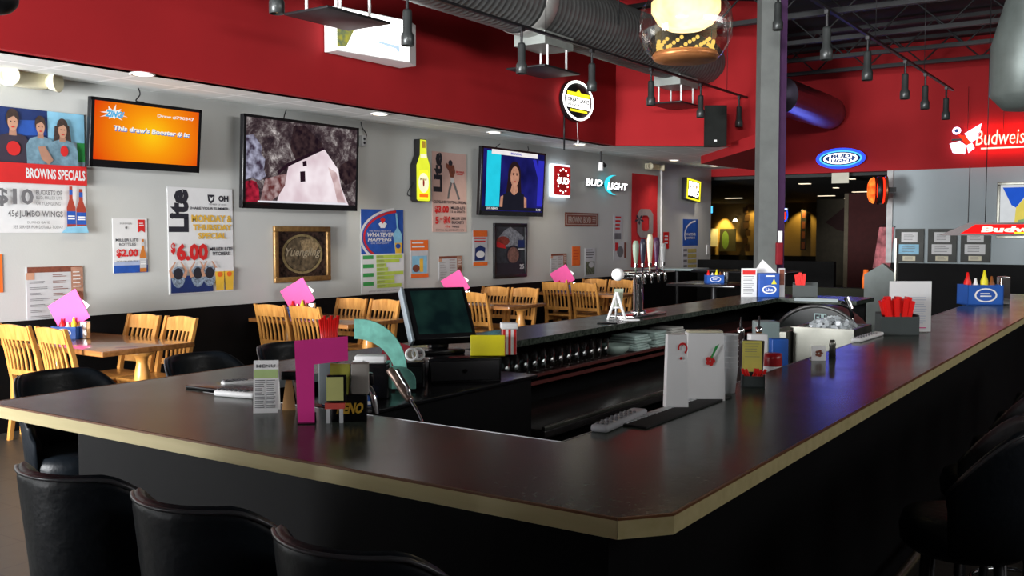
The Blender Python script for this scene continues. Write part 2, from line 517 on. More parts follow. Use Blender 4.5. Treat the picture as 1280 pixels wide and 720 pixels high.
def wall_rect(x0, y0, x1, y1, off=0.0):
    """photo box (y measured at its middle) -> centre, width, height on the long wall"""
    xm = (x0 + x1) / 2
    a, b = on_x(x0, (y0 + y1) / 2, WX + off), on_x(x1, (y0 + y1) / 2, WX + off)
    t, bt = on_x(xm, y0, WX + off), on_x(xm, y1, WX + off)
    return Vector((WX + off, (a.y + b.y) / 2, (t.z + bt.z) / 2)), b.y - a.y, t.z - bt.z


def end_rect(x0, y0, x1, y1, Y=FY - 0.01):
    xm = (x0 + x1) / 2
    a, b = on_y(x0, (y0 + y1) / 2, Y), on_y(x1, (y0 + y1) / 2, Y)
    t, bt = on_y(xm, y0, Y), on_y(xm, y1, Y)
    return Vector(((a.x + b.x) / 2, Y, (t.z + bt.z) / 2)), b.x - a.x, t.z - bt.z


def wall_sign(x0, y0, x1, y1, m, off=0.002, t=0.003):
    c, wd, ht = wall_rect(x0, y0, x1, y1, off)
    s = Sign(wd, ht, t, m); s.MW = frame_m(c, (0, 1, 0), (0, 0, 1)); return s


def end_sign(x0, y0, x1, y1, m, Y=FY - 0.01, t=0.003):
    c, wd, ht = end_rect(x0, y0, x1, y1, Y)
    s = Sign(wd, ht, t, m); s.MW = frame_m(c, (1, 0, 0), (0, 0, 1)); return s


# ================================================================== THE ROOM
ROOFZ = 5.0
def slab(name, x0, x1, y0, y1, z0, z1, m):
    b = MB(); cx, cy, cz = (x0 + x1) / 2, (y0 + y1) / 2, (z0 + z1) / 2
    b.box(x0 - cx, x1 - cx, y0 - cy, y1 - cy, z0 - cz, z1 - cz, m)
    return struct(b.build(name, None, (cx, cy, cz)))


slab('floor', -16.5, 6.0, -4.0, 34.5, -0.1, 0.0, FLOORT)
slab('wall_left', WX - 0.2, WX, -3.0, FY, 0.0, CZ + 0.1, GREYW)
slab('trim_1', WX, WX + 0.02, -3.0, FY, 0.0, 0.89, BLACKP)
slab('ceiling_tile', WX, -6.9, -3.0, 12.9, CZ, CZ + 0.05, CEILT)
# beyond the step the tile ceiling fills a wedge behind the red corner
b = MB(); b.prism([(WX, 12.9), (-6.92, 12.9), (-5.26, 14.14), (-6.75, 18.6), (WX, 18.6)], CZ, CZ + 0.05, CEILT)
struct(b.build('ceiling_tile'))
slab('wall_red_bulkhead', -7.0, -6.82, -3.0, 12.78, CZ, ROOFZ, RED)
b = MB(); b.prism([(-6.82, 12.78), (-5.16, 14.06), (-5.22, 14.2), (-6.95, 12.86)], CZ, ROOFZ, RED)
struct(b.build('wall_red_corner'))
b = MB(); T, A, B_ = on_z(876, 205, 2.76), on_z(946, 184, 2.76), on_z(946, 213, 2.76)
b.prism([(T.x, T.y), (A.x, A.y), (A.x + 0.25, A.y + 0.3), (B_.x + 0.15, B_.y), (B_.x, B_.y)], 2.76, 2.94, RED)
struct(b.build('trim_2'))
# end wall: opening with header on the left, grey wall on the right
OPR = -4.32
slab('wall_end_header', WX, 6.0, FY, FY + 0.2, 2.74, ROOFZ, RED)
slab('wall_end_right', OPR, 6.0, FY, FY + 0.2, 0.0, 2.74, mat('cool_grey_paint', (0.46, 0.53, 0.56), 0.8, var=0.06, scale=1.2, spec=0.25))
slab('wall_right', 5.0, 5.2, -3.0, FY, 0.0, 3.25, GREYW)
slab('wall_right_head', 5.0, 5.2, -3.0, FY, 4.65, ROOFZ, GREYW)
slab('wall_right_near', 5.0, 5.2, -3.0, 1.5, 3.25, 4.65, GREYW)
slab('wall_right_far', 5.0, 5.2, 10.5, FY, 3.25, 4.65, GREYW)
b = MB()
for i in range(9): b.box(5.05, 5.12, 1.5 + 1.11 * i, 1.56 + 1.11 * i, 3.25, 4.65, BLACKM)
b.box(5.05, 5.12, 1.5, 10.5, 3.25, 3.31, BLACKM); b.box(5.05, 5.12, 1.5, 10.5, 4.59, 4.65, BLACKM)
struct(b.build('window_2'))  # unseen clerestory frame, added to go with the bulkhead light
slab('baseboard_end', OPR, 5.0, FY - 0.03, FY, 0.0, 1.07, BLACKP)
slab('trim_3', OPR - 0.02, OPR + 0.08, FY - 0.06, FY - 0.001, 1.07, 2.74, mat('trim_light', (0.6, 0.62, 0.62), 0.5))
slab('ceiling_deck', -9.0, 6.0, -4.0, FY + 0.3, ROOFZ, ROOFZ + 0.1, DECK)
# front wall with a tall window opening and an added high one
slab('wall_front_left', WX, -7.5, -3.1, -2.95, 0.0, ROOFZ, GREYW)
slab('wall_front_middle', -4.5, -2.0, -3.1, -2.95, 0.0, ROOFZ, GREYW)
slab('wall_front_right', -2.0, 5.0, -3.1, -2.95, 0.0, 3.6, GREYW)
slab('wall_front_top', -2.0, 5.0, -3.1, -2.95, 4.6, ROOFZ, GREYW)
slab('wall_front_end', 2.0, 5.0, -3.1, -2.95, 3.6, 4.6, GREYW)
b = MB()
for x in (-1.97, -1.0, 0.0, 1.0, 1.97): b.box(x - 0.03, x + 0.03, -3.08, -2.98, 3.6, 4.6, BLACKM)
b.box(-2, 2, -3.08, -2.98, 3.6, 3.66, BLACKM); b.box(-2, 2, -3.08, -2.98, 4.54, 4.6, BLACKM)
struct(b.build('window_3'))  # unseen high frame, added around the light for the angled wall
slab('wall_front_sill', -7.5, -4.5, -3.1, -2.95, 0.0, 0.5, GREYW)
slab('wall_front_head', -7.5, -4.5, -3.1, -2.95, 3.05, ROOFZ, GREYW)
for k, (x0, x1) in enumerate(((-7.5, -4.5),)):
    b = MB()
    for x in [x0 + (x1 - x0) * i / 4 for i in range(5)]: b.box(x - 0.03, x + 0.03, -3.08, -2.98, 0.5, 3.05, BLACKM)
    b.box(x0, x1, -3.08, -2.98, 0.5, 0.56, BLACKM); b.box(x0, x1, -3.08, -2.98, 2.99, 3.05, BLACKM)
    struct(b.build('window_%d' % (k + 1)))

# open web roof joists
jm = MB(); x0, x1 = -6.8, 4.95
for z in (4.5, 4.92):
    jm.box(x0, x1, -0.05, -0.01, z - 0.03, z + 0.03, STEEL_D); jm.box(x0, x1, 0.01, 0.05, z - 0.03, z + 0.03, STEEL_D)
n = 26; pts = [(x0 + (x1 - x0) * i / n, 0, 4.5 if i % 2 else 4.92) for i in range(n + 1)]
for p, q in zip(pts[:-1], pts[1:]): jm.cyl(p, q, 0.014, STEEL_D, n=6)
jo = jm.build('roof_joist', None, (0, 8.0, 0))
tag(jo, 'dark open web steel joist spanning under the dark roof deck', 'joist', 'roof joists')
for y in (9.7, 11.4, 13.1, 14.9, 16.4, 17.8):
    c = jo.copy(); COL.objects.link(c); c.location = (0, y, 0)
    if y in (13.1, 14.9): pass

# the long girder and conduit under the dark roof

# structural column; purple light on its side is painted on a separate strip
cp, cq = at_depth(946, 250, 11.6), at_depth(969, 250, 11.6)
ccx, ccy = (cp.x + cq.x) / 2, (cp.y + cq.y) / 2
colm = MB(); cwd = (cq - cp).length
colm.box(-cwd / 2, cwd / 2, -0.11, 0.11, 0, ROOFZ, COLG)
co = colm.build('column', None, (ccx, ccy, 0), YAW); tag(co, 'tall square grey steel column standing between the bar and the far room', 'column')
pm = mat('purple_light_side', (0.10, 0.03, 0.13), 0.6)
th = MB(); th.box(-0.045, 0.045, -0.1, 0.1, 0, ROOFZ, pm)
cr = at_depth(973.5, 250, 11.75)
tag(th.build('column_casing', None, (cr.x, cr.y, 0), YAW), 'narrow casing, its purple light painted in, against the right side of the grey column', 'casing')
s = MB(); q = at_depth(975, 296, 11.55); s.box(-0.025, 0.025, -0.02, 0.02, -0.07, 0.07, WHITE, 0.006)
tag(s.build('wall_thermostat', None, q, YAW), 'small white control box on the purple-lit casing beside the column', 'thermostat')
s = MB(); q = at_depth(974, 317, 11.5); s.box(-0.04, 0.04, -0.03, 0.03, -0.13, 0.13, mat('alarm_red', (0.22, 0.012, 0.02), 0.6, spec=0.2), 0.01)
tag(s.build('fire_alarm_box', None, q, YAW), 'red box hanging low on the casing beside the grey column', 'alarm box')

# ------------------------------------------------------------------ recessed downlights
def downlight(x, y, label):
    p = on_z(x, y, CZ); t = thing('ceiling_downlight', label, 'ceiling light', (p.x, p.y, CZ - 0.012), 0, 'recessed lights in the tile ceiling')
    b = MB(); b.lathe([(0.075, 0.012), (0.10, 0.012), (0.10, 0.0), (0.075, 0.0), (0.075, 0.012)], WHITE, n=20); b.build('trim_ring', t)
    b = MB(); b.lathe([(0.0001, 0.004), (0.075, 0.004)], E_WARM, n=20); b.build('lens', t)
    l = bpy.data.lights.new('downlight_beam', 'SPOT'); l.energy = 34; l.spot_size = math.radians(105); l.spot_blend = 0.9; l.color = (1, 0.88, 0.7); l.shadow_soft_size = 0.07
    o = bpy.data.objects.new('downlight_beam', l); COL.objects.link(o); o.parent = t; o.location = (0, 0, -0.03)


downlight(178, 92, 'round recessed light in the tile ceiling above the orange screen')
downlight(475, 142, 'round recessed light in the tile ceiling right of the largest wall screen')
downlight(618, 165, 'round recessed light in the tile ceiling above the newsreader screen')
downlight(725, 180, 'round recessed light in the tile ceiling above the moon sign')
downlight(843, 200, 'round recessed light in the tile ceiling above the red banner, right of it')
downlight(893, 207, 'farthest round recessed light in the tile ceiling, beside the red wedge')

# ------------------------------------------------------------------ spiral duct with its outlets
DX, DZ, DR = -5.9, 4.12, 0.36
b = MB(); n = 32; vs = []; ys = []
y = 0.5
while y < 14.75: ys.append(y); y += 0.09
ys += [14.75]
prof = []
for yy in ys:
    prof += [(yy, DR), (yy + 0.012, DR + 0.008), (yy + 0.024, DR)]
for yy, r in prof:
    for i in range(n):
        t = 2 * PI * i / n; vs.append((r * math.cos(t), yy, r * math.sin(t)))
k = len(prof)
b.add(vs, [(j * n + i, j * n + (i + 1) % n, (j + 1) * n + (i + 1) % n, (j + 1) * n + i) for j in range(k - 1) for i in range(n)], DUCTM, True)
duct = thing('spiral_duct', 'large round grey spiral duct hanging along the red bulkhead', 'duct', (DX, 0, DZ))
b.build('duct_tube', duct)
b = MB(); b.lathe([(DR + 0.012, -0.12), (DR + 0.02, -0.11), (DR + 0.02, 0.11), (DR + 0.012, 0.12)], mat('duct_band', (0.5, 0.5, 0.48), 0.4, 0.5), n=32)
o = b.build('joint_band', duct); o.rotation_euler = (PI / 2, 0, 0); o.location = (0, 8.95, 0)
o2 = o.copy(); COL.objects.link(o2); o2.location = (0, 5.2, 0)
b = MB()
for yy in (6.8, 10.4, 13.2):
    b.tube([(0.38, yy, -0.05), (0.38, yy, 0.88)], 0.008, STEEL_D, 6); b.tube([(-0.38, yy, -0.05), (-0.38, yy, 0.88)], 0.008, STEEL_D, 6)
b.build('hanger_rod', duct)


def outlet(px, py, lim=99):
    p = on_x(px, py, DX); y = min(p.y, lim); z0 = 3.40 - DZ
    b = MB(); b.box(-0.2, 0.2, -0.3, 0.3, 0.26, 0.40, mat('vent_neck', (0.30, 0.33, 0.31), 0.5, 0.2)); t = b.build('diffuser_neck', duct, (0, y, z0))
    b = MB()
    for sx in (-0.17, 0.17):
        for sy in (-0.2, 0.2): b.cyl((sx, sy, 0.01), (sx, sy, 0.28), 0.013, WHITE, n=8)
    b.build('diffuser_rods', t)
    b = MB(); b.box(-0.25, 0.25, -0.38, 0.38, 0.0, 0.022, BLACKM, 0.006); b.build('diffuser_plate', t)


outlet(423, 20)
outlet(680, 97)
outlet(855, 136, 12.85)

p = on_y(1042, 143, FY)
b = MB()
vs = []; n = 28
for yy, r in [(15.6, 0.30), (FY - 0.6, 0.30), (FY - 0.25, 0.29), (FY - 0.08, 0.22), (FY - 0.02, 0.05)]:
    for i in range(n):
        t = 2 * PI * i / n; vs.append((r * math.cos(t), yy - 15.6, r * math.sin(t)))
b.add(vs, [(j * n + i, j * n + (i + 1) % n, (j + 1) * n + (i + 1) % n, (j + 1) * n + i) for j in range(4) for i in range(n)] + [tuple(range(n))], mat('dark_duct', (0.13, 0.10, 0.13), 0.3, 0.7), True)
tag(b.build('round_duct', None, (p.x, 15.6, p.z)), 'dark round duct end right of the column above the blue oval sign', 'duct')

# big grey duct elbow at the upper right
e = MB(); q = at_depth(1290, 75, 8.5)
pts = [(2.2, 0, 0.72), (1.0, 0, 0.72), (0.6, 0, 0.72), (0.28, 0, 0.62), (0.08, 0, 0.40), (0, 0, 0.1), (0, 0, -0.3), (0, 0, -0.42)]
e.tube(pts, [0.33, 0.33, 0.33, 0.33, 0.33, 0.33, 0.33, 0.22], mat('grey_duct', (0.16, 0.19, 0.18), 0.45, 0.4), 28)
tag(e.build('duct_elbow', None, q), 'wide grey duct elbow dropping from the roof at the upper right edge', 'duct')

# ------------------------------------------------------------------ track lighting
def track(name, X, z, y0, y1, label):
    b = MB(); b.box(-0.017, 0.017, y0, y1, -0.012, 0.012, BLACKM)
    for y in [y0 + 0.4 + i * 2.4 for i in range(int((y1 - y0) / 2.4) + 1)]:
        b.tube([(0, y, 0.012), (0, y, ROOFZ - z)], 0.004, BLACKM, 5)
    o = b.build(name, None, (X, 0, z)); tag(o, label, 'track rail')
    return o


track('track_rail', -5.28, 3.6, 3.2, 15.2, 'long black track rail with spotlights running in front of the duct')
track('track_rail', -2.65, 3.62, 7.9, 15.0, 'black track rail with spotlights on the right under the dark roof')
proto = [None]


def spot_head(x, y, X, z, label, group, power=9):
    d = ray(x, y); p = EYEV + d * (X / d.x); loc = (X, p.y, z - 0.012)
    if proto[0] is None:
        t = thing('track_spotlight', label, 'spotlight', loc, 0, group); proto[0] = t
        b = MB(); b.box(-0.018, 0.018, -0.03, 0.03, -0.035, 0, BLACKM); b.cyl((0, 0, -0.16), (0, 0, -0.03), 0.013, BLACKM, n=10); b.build('stem', t)
        b = MB(); b.lathe([(0.0001, -0.15), (0.032, -0.15), (0.038, -0.17), (0.038, -0.33), (0.055, -0.36), (0.055, -0.44), (0.048, -0.445), (0.048, -0.40)], mat('spot_can', (0.05, 0.055, 0.055), 0.35, 0.4), n=18); b.build('lamp_can', t)
        b = MB(); b.lathe([(0.0001, -0.425), (0.048, -0.425)], emit('spot_lens', (1, 0.6, 0.25), 2.0), n=18); b.build('lens', t)
        return t
    t = dup(proto[0], loc, 0, label); t['group'] = group
    return t


G1 = 'spotlights on the rail before the duct'
for x, y, nm in ((345, -67, 'nearest black spotlight, cut off by the top edge of the photo'), (509, -15, 'black spotlight hanging beside the lit box sign'),
                 (652, 30, 'black spotlight hanging at the left end of the middle air outlet'), (740, 60, 'black spotlight hanging just right of the round white-ringed sign'),
                 (814, 90, 'black spotlight hanging against the red wall below the globe lamp'), (876, 108, 'black spotlight hanging at the left of the loudspeaker'),
                 (924, 120, 'black spotlight hanging between loudspeaker and grey column'), (962, 134, 'black spotlight hanging in front of the grey column')):
    spot_head(x, y, -5.28, 3.6, nm, G1)
G2 = 'spotlights on the right hand rail'
for x, y, nm in ((1034, 8, 'nearest grey spotlight of the right rail under the dark roof'), (1085, 46, 'second nearest spotlight of the right rail'),
                 (1132, 72, 'middle spotlight of the right rail over the red end wall'), (1157, 92, 'second farthest spotlight of the right rail'), (1183, 111, 'farthest spotlight of the right rail, above the script sign')):
    spot_head(x, y, -2.65, 3.62, nm, G2)
track('track_rail', -3.6, 4.24, 9.2, 10.9, 'short dark track rail at the top of the grey column')
t = spot_head(973, -20, -3.6, 4.24, 'grey spotlight with orange lens at the top of the column', G2)

# ------------------------------------------------------------------ globe pendant
gp = at_depth(857, 40, 5.0)
gl = thing('globe_pendant', 'large clear glass drum pendant lamp glowing over the bar', 'pendant lamp', gp)
b = MB()
prof = [(0.115, 0.19), (0.19, 0.165), (0.225, 0.12), (0.238, 0.05), (0.236, -0.02), (0.215, -0.075), (0.18, -0.12), (0.165, -0.135)]
b.lathe(prof, GLASS, n=40); b.build('glass_shade', gl)
b = MB(); b.lathe([(0.0001, -0.155), (0.10, -0.155), (0.155, -0.145), (0.172, -0.125), (0.16, -0.105), (0.0001, -0.10)], mat('copper_dish', (0.55, 0.22, 0.08), 0.35, 0.5, var=0.2), n=36); b.build('bottom_dish', gl)
b = MB(); b.lathe([(0.0001, 0.01), (0.09, 0.012), (0.14, 0.04), (0.175, 0.10), (0.175, 0.15), (0.14, 0.185), (0.0001, 0.19)], emit('lamp_diffuser', (1, 0.84, 0.50), 2.0, (1, 0.70, 0.30), 9), n=30); b.build('lamp_reflector', gl)
b = MB()
for i in range(44):
    a = 2 * PI * i / 44; b.sphere((0.14 * math.cos(a), 0.14 * math.sin(a), -0.088 + 0.012 * (i % 4)), 0.010, emit('bead_glow', (1, 0.65, 0.15), 1.3), n=6)
b.build('inner_beads', gl)
b = MB(); b.tube([(0, 0, 0.2), (0, 0, ROOFZ - gp.z)], 0.006, BLACKM); b.lathe([(0.0001, 0.26), (0.05, 0.25), (0.05, 0.19), (0.115, 0.185)], BLACKM, n=20); b.build('cord', gl)
l = bpy.data.lights.new('globe_bulb', 'POINT'); l.energy = 25; l.color = (1, 0.8, 0.5); l.shadow_soft_size = 0.1
o = bpy.data.objects.new('globe_bulb', l); COL.objects.link(o); o.parent = gl; o.location = (0, 0, 0.0)

# ================================================================== THE BAR
XO, XI = -3.07, -2.68            # left leg outer / inner
RXI, RXO = -1.275, -0.775        # right leg
YF, YI = 1.6, 2.11               # front leg
ZT, TH = 1.07, 0.036
def ledge(b, pts_xy, z0, z1, m, z_line=True): b.prism(pts_xy, z0, z1, m)


bar = thing('bar_counter', 'long U shaped bar with speckled dark top and pale wood edge', 'bar', (-2.0, 5.0, 0))
OFF = Vector((2.0, -5.0, 0))
def S(pts): return [(x + 2.0, y - 5.0) for x, y in pts]


outer = [(XO, 8.4), (XO, YF), (-0.845, YF), (RXO, YF + 0.085), (RXO, 9.6)]
inner = [(RXI, 9.6), (RXI, YI), (XI, YI), (XI, 7.85), (-2.05, 7.85), (-2.05, 8.4)]
b = MB(); b.prism(S(outer + inner), ZT - TH + 0.004, ZT, COUNTER); b.build('counter_top', bar)


def edge_band(path, m, thick, z0, z1):
    b = MB()
    for (x0, y0), (x1, y1) in zip(path[:-1], path[1:]):
        d = Vector((x1 - x0, y1 - y0, 0)); L = d.length; d.normalize(); nrm = Vector((d.y, -d.x, 0))
        q = [Vector((x0, y0, 0)), Vector((x1, y1, 0)), Vector((x1, y1, 0)) + nrm * thick + d * thick * 0.4, Vector((x0, y0, 0)) + nrm * thick - d * thick * 0.4]
        b.prism(S([(p.x, p.y) for p in q]), z0, z1, m)
    return b


eb = edge_band(outer[::1], EDGEW, 0.006, ZT - TH - 0.004, ZT - 0.0045); eb.build('edge_band', bar)
eb = edge_band(outer[::1], DARKTRIM, 0.0065, ZT - 0.0045, ZT + 0.0006); eb.build('edge_line', bar)
eb = edge_band([(XI, 3.6), (XI, YI), (RXI, YI), (RXI, 9.6)][::-1], mat('inner_metal_edge', (0.35, 0.35, 0.36), 0.3, 0.8), 0.003, ZT - 0.03, ZT + 0.001)
eb.build('inner_edge_strip', bar)
b = MB()
fo, fi = 0.28, 0.24
po = [(XO + 0.03, 8.35), (XO + 0.03, YF + fo), (RXO - 0.24, YF + fo), (RXO - 0.24, 9.55)]
pi_ = [(RXO - 0.30, 9.55), (RXO - 0.30, YF + fo + 0.06), (XO + 0.09, YF + fo + 0.06), (XO + 0.09, 8.29), (-2.1, 8.29), (-2.1, 8.35)]
b.prism(S(po + pi_), 0.0, ZT - TH, BLACKP); b.build('bar_front_panel', bar)
b = MB(); b.tube([(p[0] + 2, p[1] - 5, 0.22) for p in [(XO - 0.06, 8.3), (XO - 0.06, YF + 0.12), (RXO - 0.1, YF + 0.12), (RXO - 0.1, 9.5)]], 0.02, mat('foot_rail_metal', (0.25, 0.2, 0.12), 0.3, 0.9), 10)
for x, y in ((-2.6, YF + 0.12), (-1.7, YF + 0.12), (RXO - 0.1, 3.2), (RXO - 0.1, 5.2), (RXO - 0.1, 7.4)): b.cyl((x + 2, y - 5, 0), (x + 2, y - 5, 0.22), 0.012, BLACKM)
b.build('foot_rail', bar)
# a service shelf below the left leg + lower drainboard
b = MB()
b.box(-3.0 + 2, XI + 2 + 0.03, 3.5 - 5, 7.8 - 5, 0.855, 0.875, mat('shelf_brown', (0.05, 0.02, 0.018), 0.4)); b.box(XI + 2 + 0.01, XI + 2 + 0.03, 3.5 - 5, 7.8 - 5, 0.835, 0.89, mat('shelf_lip', (0.09, 0.02, 0.018), 0.35))
b.build('glass_shelf', bar)
wk = thing('work_counter', 'dark steel drainboard running inside the bar below the glass shelf', 'work counter', (-2.42, 5.6, 0))
b = MB(); b.box(-0.22, 0.22, -2.1, 1.3, 0.72, 0.76, mat('dark_drain', (0.05, 0.045, 0.045), 0.25, 0.5), 0.01); b.build('drainboard', wk)
b = MB(); b.box(-0.22, -0.18, -2.1, 1.3, 0.0, 0.72, BLACKP)
for y in (-2.05, 0, 1.2): b.box(-0.18, 0.2, y, y + 0.04, 0, 0.72, BLACKP)
b.build('cabinet', wk)
b = MB(); b.box(0.205, 0.222, -2.1, 0.2, 0.755, 0.775, STAINLESS, 0.003); b.build('front_lip', wk)

# ---------------- right-hand inner equipment: ice bins
def pt(x, y, Y): return on_y(x, y, Y)
ib = thing('ice_bin', 'stainless steel ice bin heaped with ice at the back of the bar', 'ice bin', (-1.83, 6.45, 0))
b = MB()
b.box(-0.19, 0.19, -0.22, -0.2, 0.45, 1.0, STAINLESS); b.box(-0.19, 0.19, 0.2, 0.22, 0.45, 1.0, STAINLESS)
b.box(-0.19, -0.17, -0.2, 0.2, 0.45, 1.0, STAINLESS); b.box(0.17, 0.19, -0.2, 0.2, 0.45, 1.0, STAINLESS); b.box(-0.17, 0.17, -0.2, 0.2, 0.45, 0.47, STAINLESS)
for sx in (-0.16, 0.16):
    for sy in (-0.18, 0.18): b.box(sx - 0.02, sx + 0.02, sy - 0.02, sy + 0.02, 0, 0.45, STAINLESS)
b.build('bin', ib)
b = MB(); IC = mat('ice', (0.55, 0.6, 0.63), 0.25, trans=0.2)
for i in range(120):
    x, y = random.uniform(-0.155, 0.155), random.uniform(-0.18, 0.18); h = 0.96 + 0.075 * max(0, 1 - (x * x / 0.03 + y * y / 0.05)) + random.uniform(-0.012, 0.012)
    M0 = Matrix.Translation((x, y, h)) @ Matrix.Rotation(random.random() * 3, 4, 'X') @ Matrix.Rotation(random.random() * 3, 4, 'Z')
    b.M = M0; b.box(-0.014, 0.014, -0.014, 0.014, -0.014, 0.014, IC)
b.M = Matrix(); b.box(-0.17, 0.17, -0.2, 0.2, 0.6, 0.95, IC)
io = b.build('ice_cubes', ib); io['kind'] = 'stuff'
b2 = thing('steel_sink', 'empty stainless steel sink left of the ice bin', 'sink', (-2.08, 6.35, 0))
b = MB()
b.box(-0.09, 0.045, -0.22, -0.2, 0.45, 0.97, STAINLESS); b.box(-0.09, 0.045, 0.2, 0.22, 0.45, 0.97, STAINLESS); b.box(-0.09, -0.07, -0.2, 0.2, 0.45, 0.97, STAINLESS); b.box(0.025, 0.045, -0.2, 0.2, 0.45, 0.97, STAINLESS)
b.box(-0.07, 0.025, -0.2, 0.2, 0.6, 0.62, STAINLESS)
for sx in (-0.07, 0.025):
    for sy in (-0.19, 0.19): b.box(sx - 0.015, sx + 0.015, sy - 0.015, sy + 0.015, 0, 0.45, STAINLESS)
b.build('basin', b2)
# arched dark hood with the two letter sticker, standing behind the bins
hd = thing('arched_hood', 'black arched hood with white two letter sticker behind the ice bin', 'hood', (-2.17, 7.25, 0))
b = MB()
arc = [(0.36 * math.cos(PI * i / 24), 0.36 * math.sin(PI * i / 24)) for i in range(25)]
pr = [(x, 0.70 + y) for x, y in arc] + [(-0.36, 0.0), (0.36, 0.0)]
b.M = Matrix.Rotation(PI / 2, 4, 'X'); b.prism([(x, z) for x, z in pr], -0.28, 0.0, mat('hood_black', (0.02, 0.024, 0.024), 0.35))
b.build('hood_shell', hd)
b = MB(); b.tube([(0.365 * math.cos(PI * i / 24), -0.005, 0.70 + 0.365 * math.sin(PI * i / 24)) for i in range(25)], 0.014, mat('hood_rim', (0.10, 0.10, 0.10), 0.35, 0.5), 8); b.build('rim', hd)
s = Sign(0.09, 0.09, 0.002, mat('sticker_teal', (0.35, 0.5, 0.5), 0.5)); s.text('FH', 0.08, 0.1, 0.92, 0.9, INK, 0.03)
o = s.build('sticker', hd); o.matrix_local = Matrix.Translation((0.02, -0.005, 0.965)) @ Matrix.Rotation(PI / 2, 4, 'X')
# lit edge of the counter's far leg, its light put in as glow
b = MB(); b.box(-0.17, 0.17, -0.02, 0.02, -0.012, 0.012, emit('lit_edge_glow', (0.6, 0.68, 0.7), 0.75), 0.004)
tag(b.build('lit_edge_strip', None, on_y(1020, 375, 7.82)), 'pale lit edge, given a glow, along the far short leg of the bar', 'lit edge')
# soda gun on hose
def hose(pts, r, m, name, label, cat, parent=None, n=8):
    # smooth the points
    P = [Vector(p) for p in pts]; out = []
    for i in range(len(P) - 1):
        p0, p1, p2, p3 = P[max(i - 1, 0)], P[i], P[i + 1], P[min(i + 2, len(P) - 1)]
        for k in range(6):
            t = k / 6; out.append(0.5 * ((2 * p1) + (p2 - p0) * t + (2 * p0 - 5 * p1 + 4 * p2 - p3) * t * t + (3 * p1 - p0 - 3 * p2 + p3) * t ** 3))
    out.append(P[-1]); b = MB(); b.tube(out, r, m, n); o = b.build(name, parent)
    if label: tag(o, label, cat)
    return o


sg = thing('soda_gun', 'chrome soda gun hanging from the far leg of the bar', 'soda gun')
q = [on_y(x, y, 6.9) for x, y in ((1052, 378), (1062, 384), (1066, 398))]
b = MB(); b.tube(q, 0.013, BLACKG); b.cyl(on_y(1058, 372, 6.9), on_y(1064, 386, 6.9), 0.02, CHROME, 0.016); b.build('handle', sg)
hose([on_y(x, y, 6.9) for x, y in ((1066, 396), (1068, 405), (1075, 416), (1072, 420), (1067, 408), (1066, 398))], 0.006, CHROME, 'hose', None, None, sg)

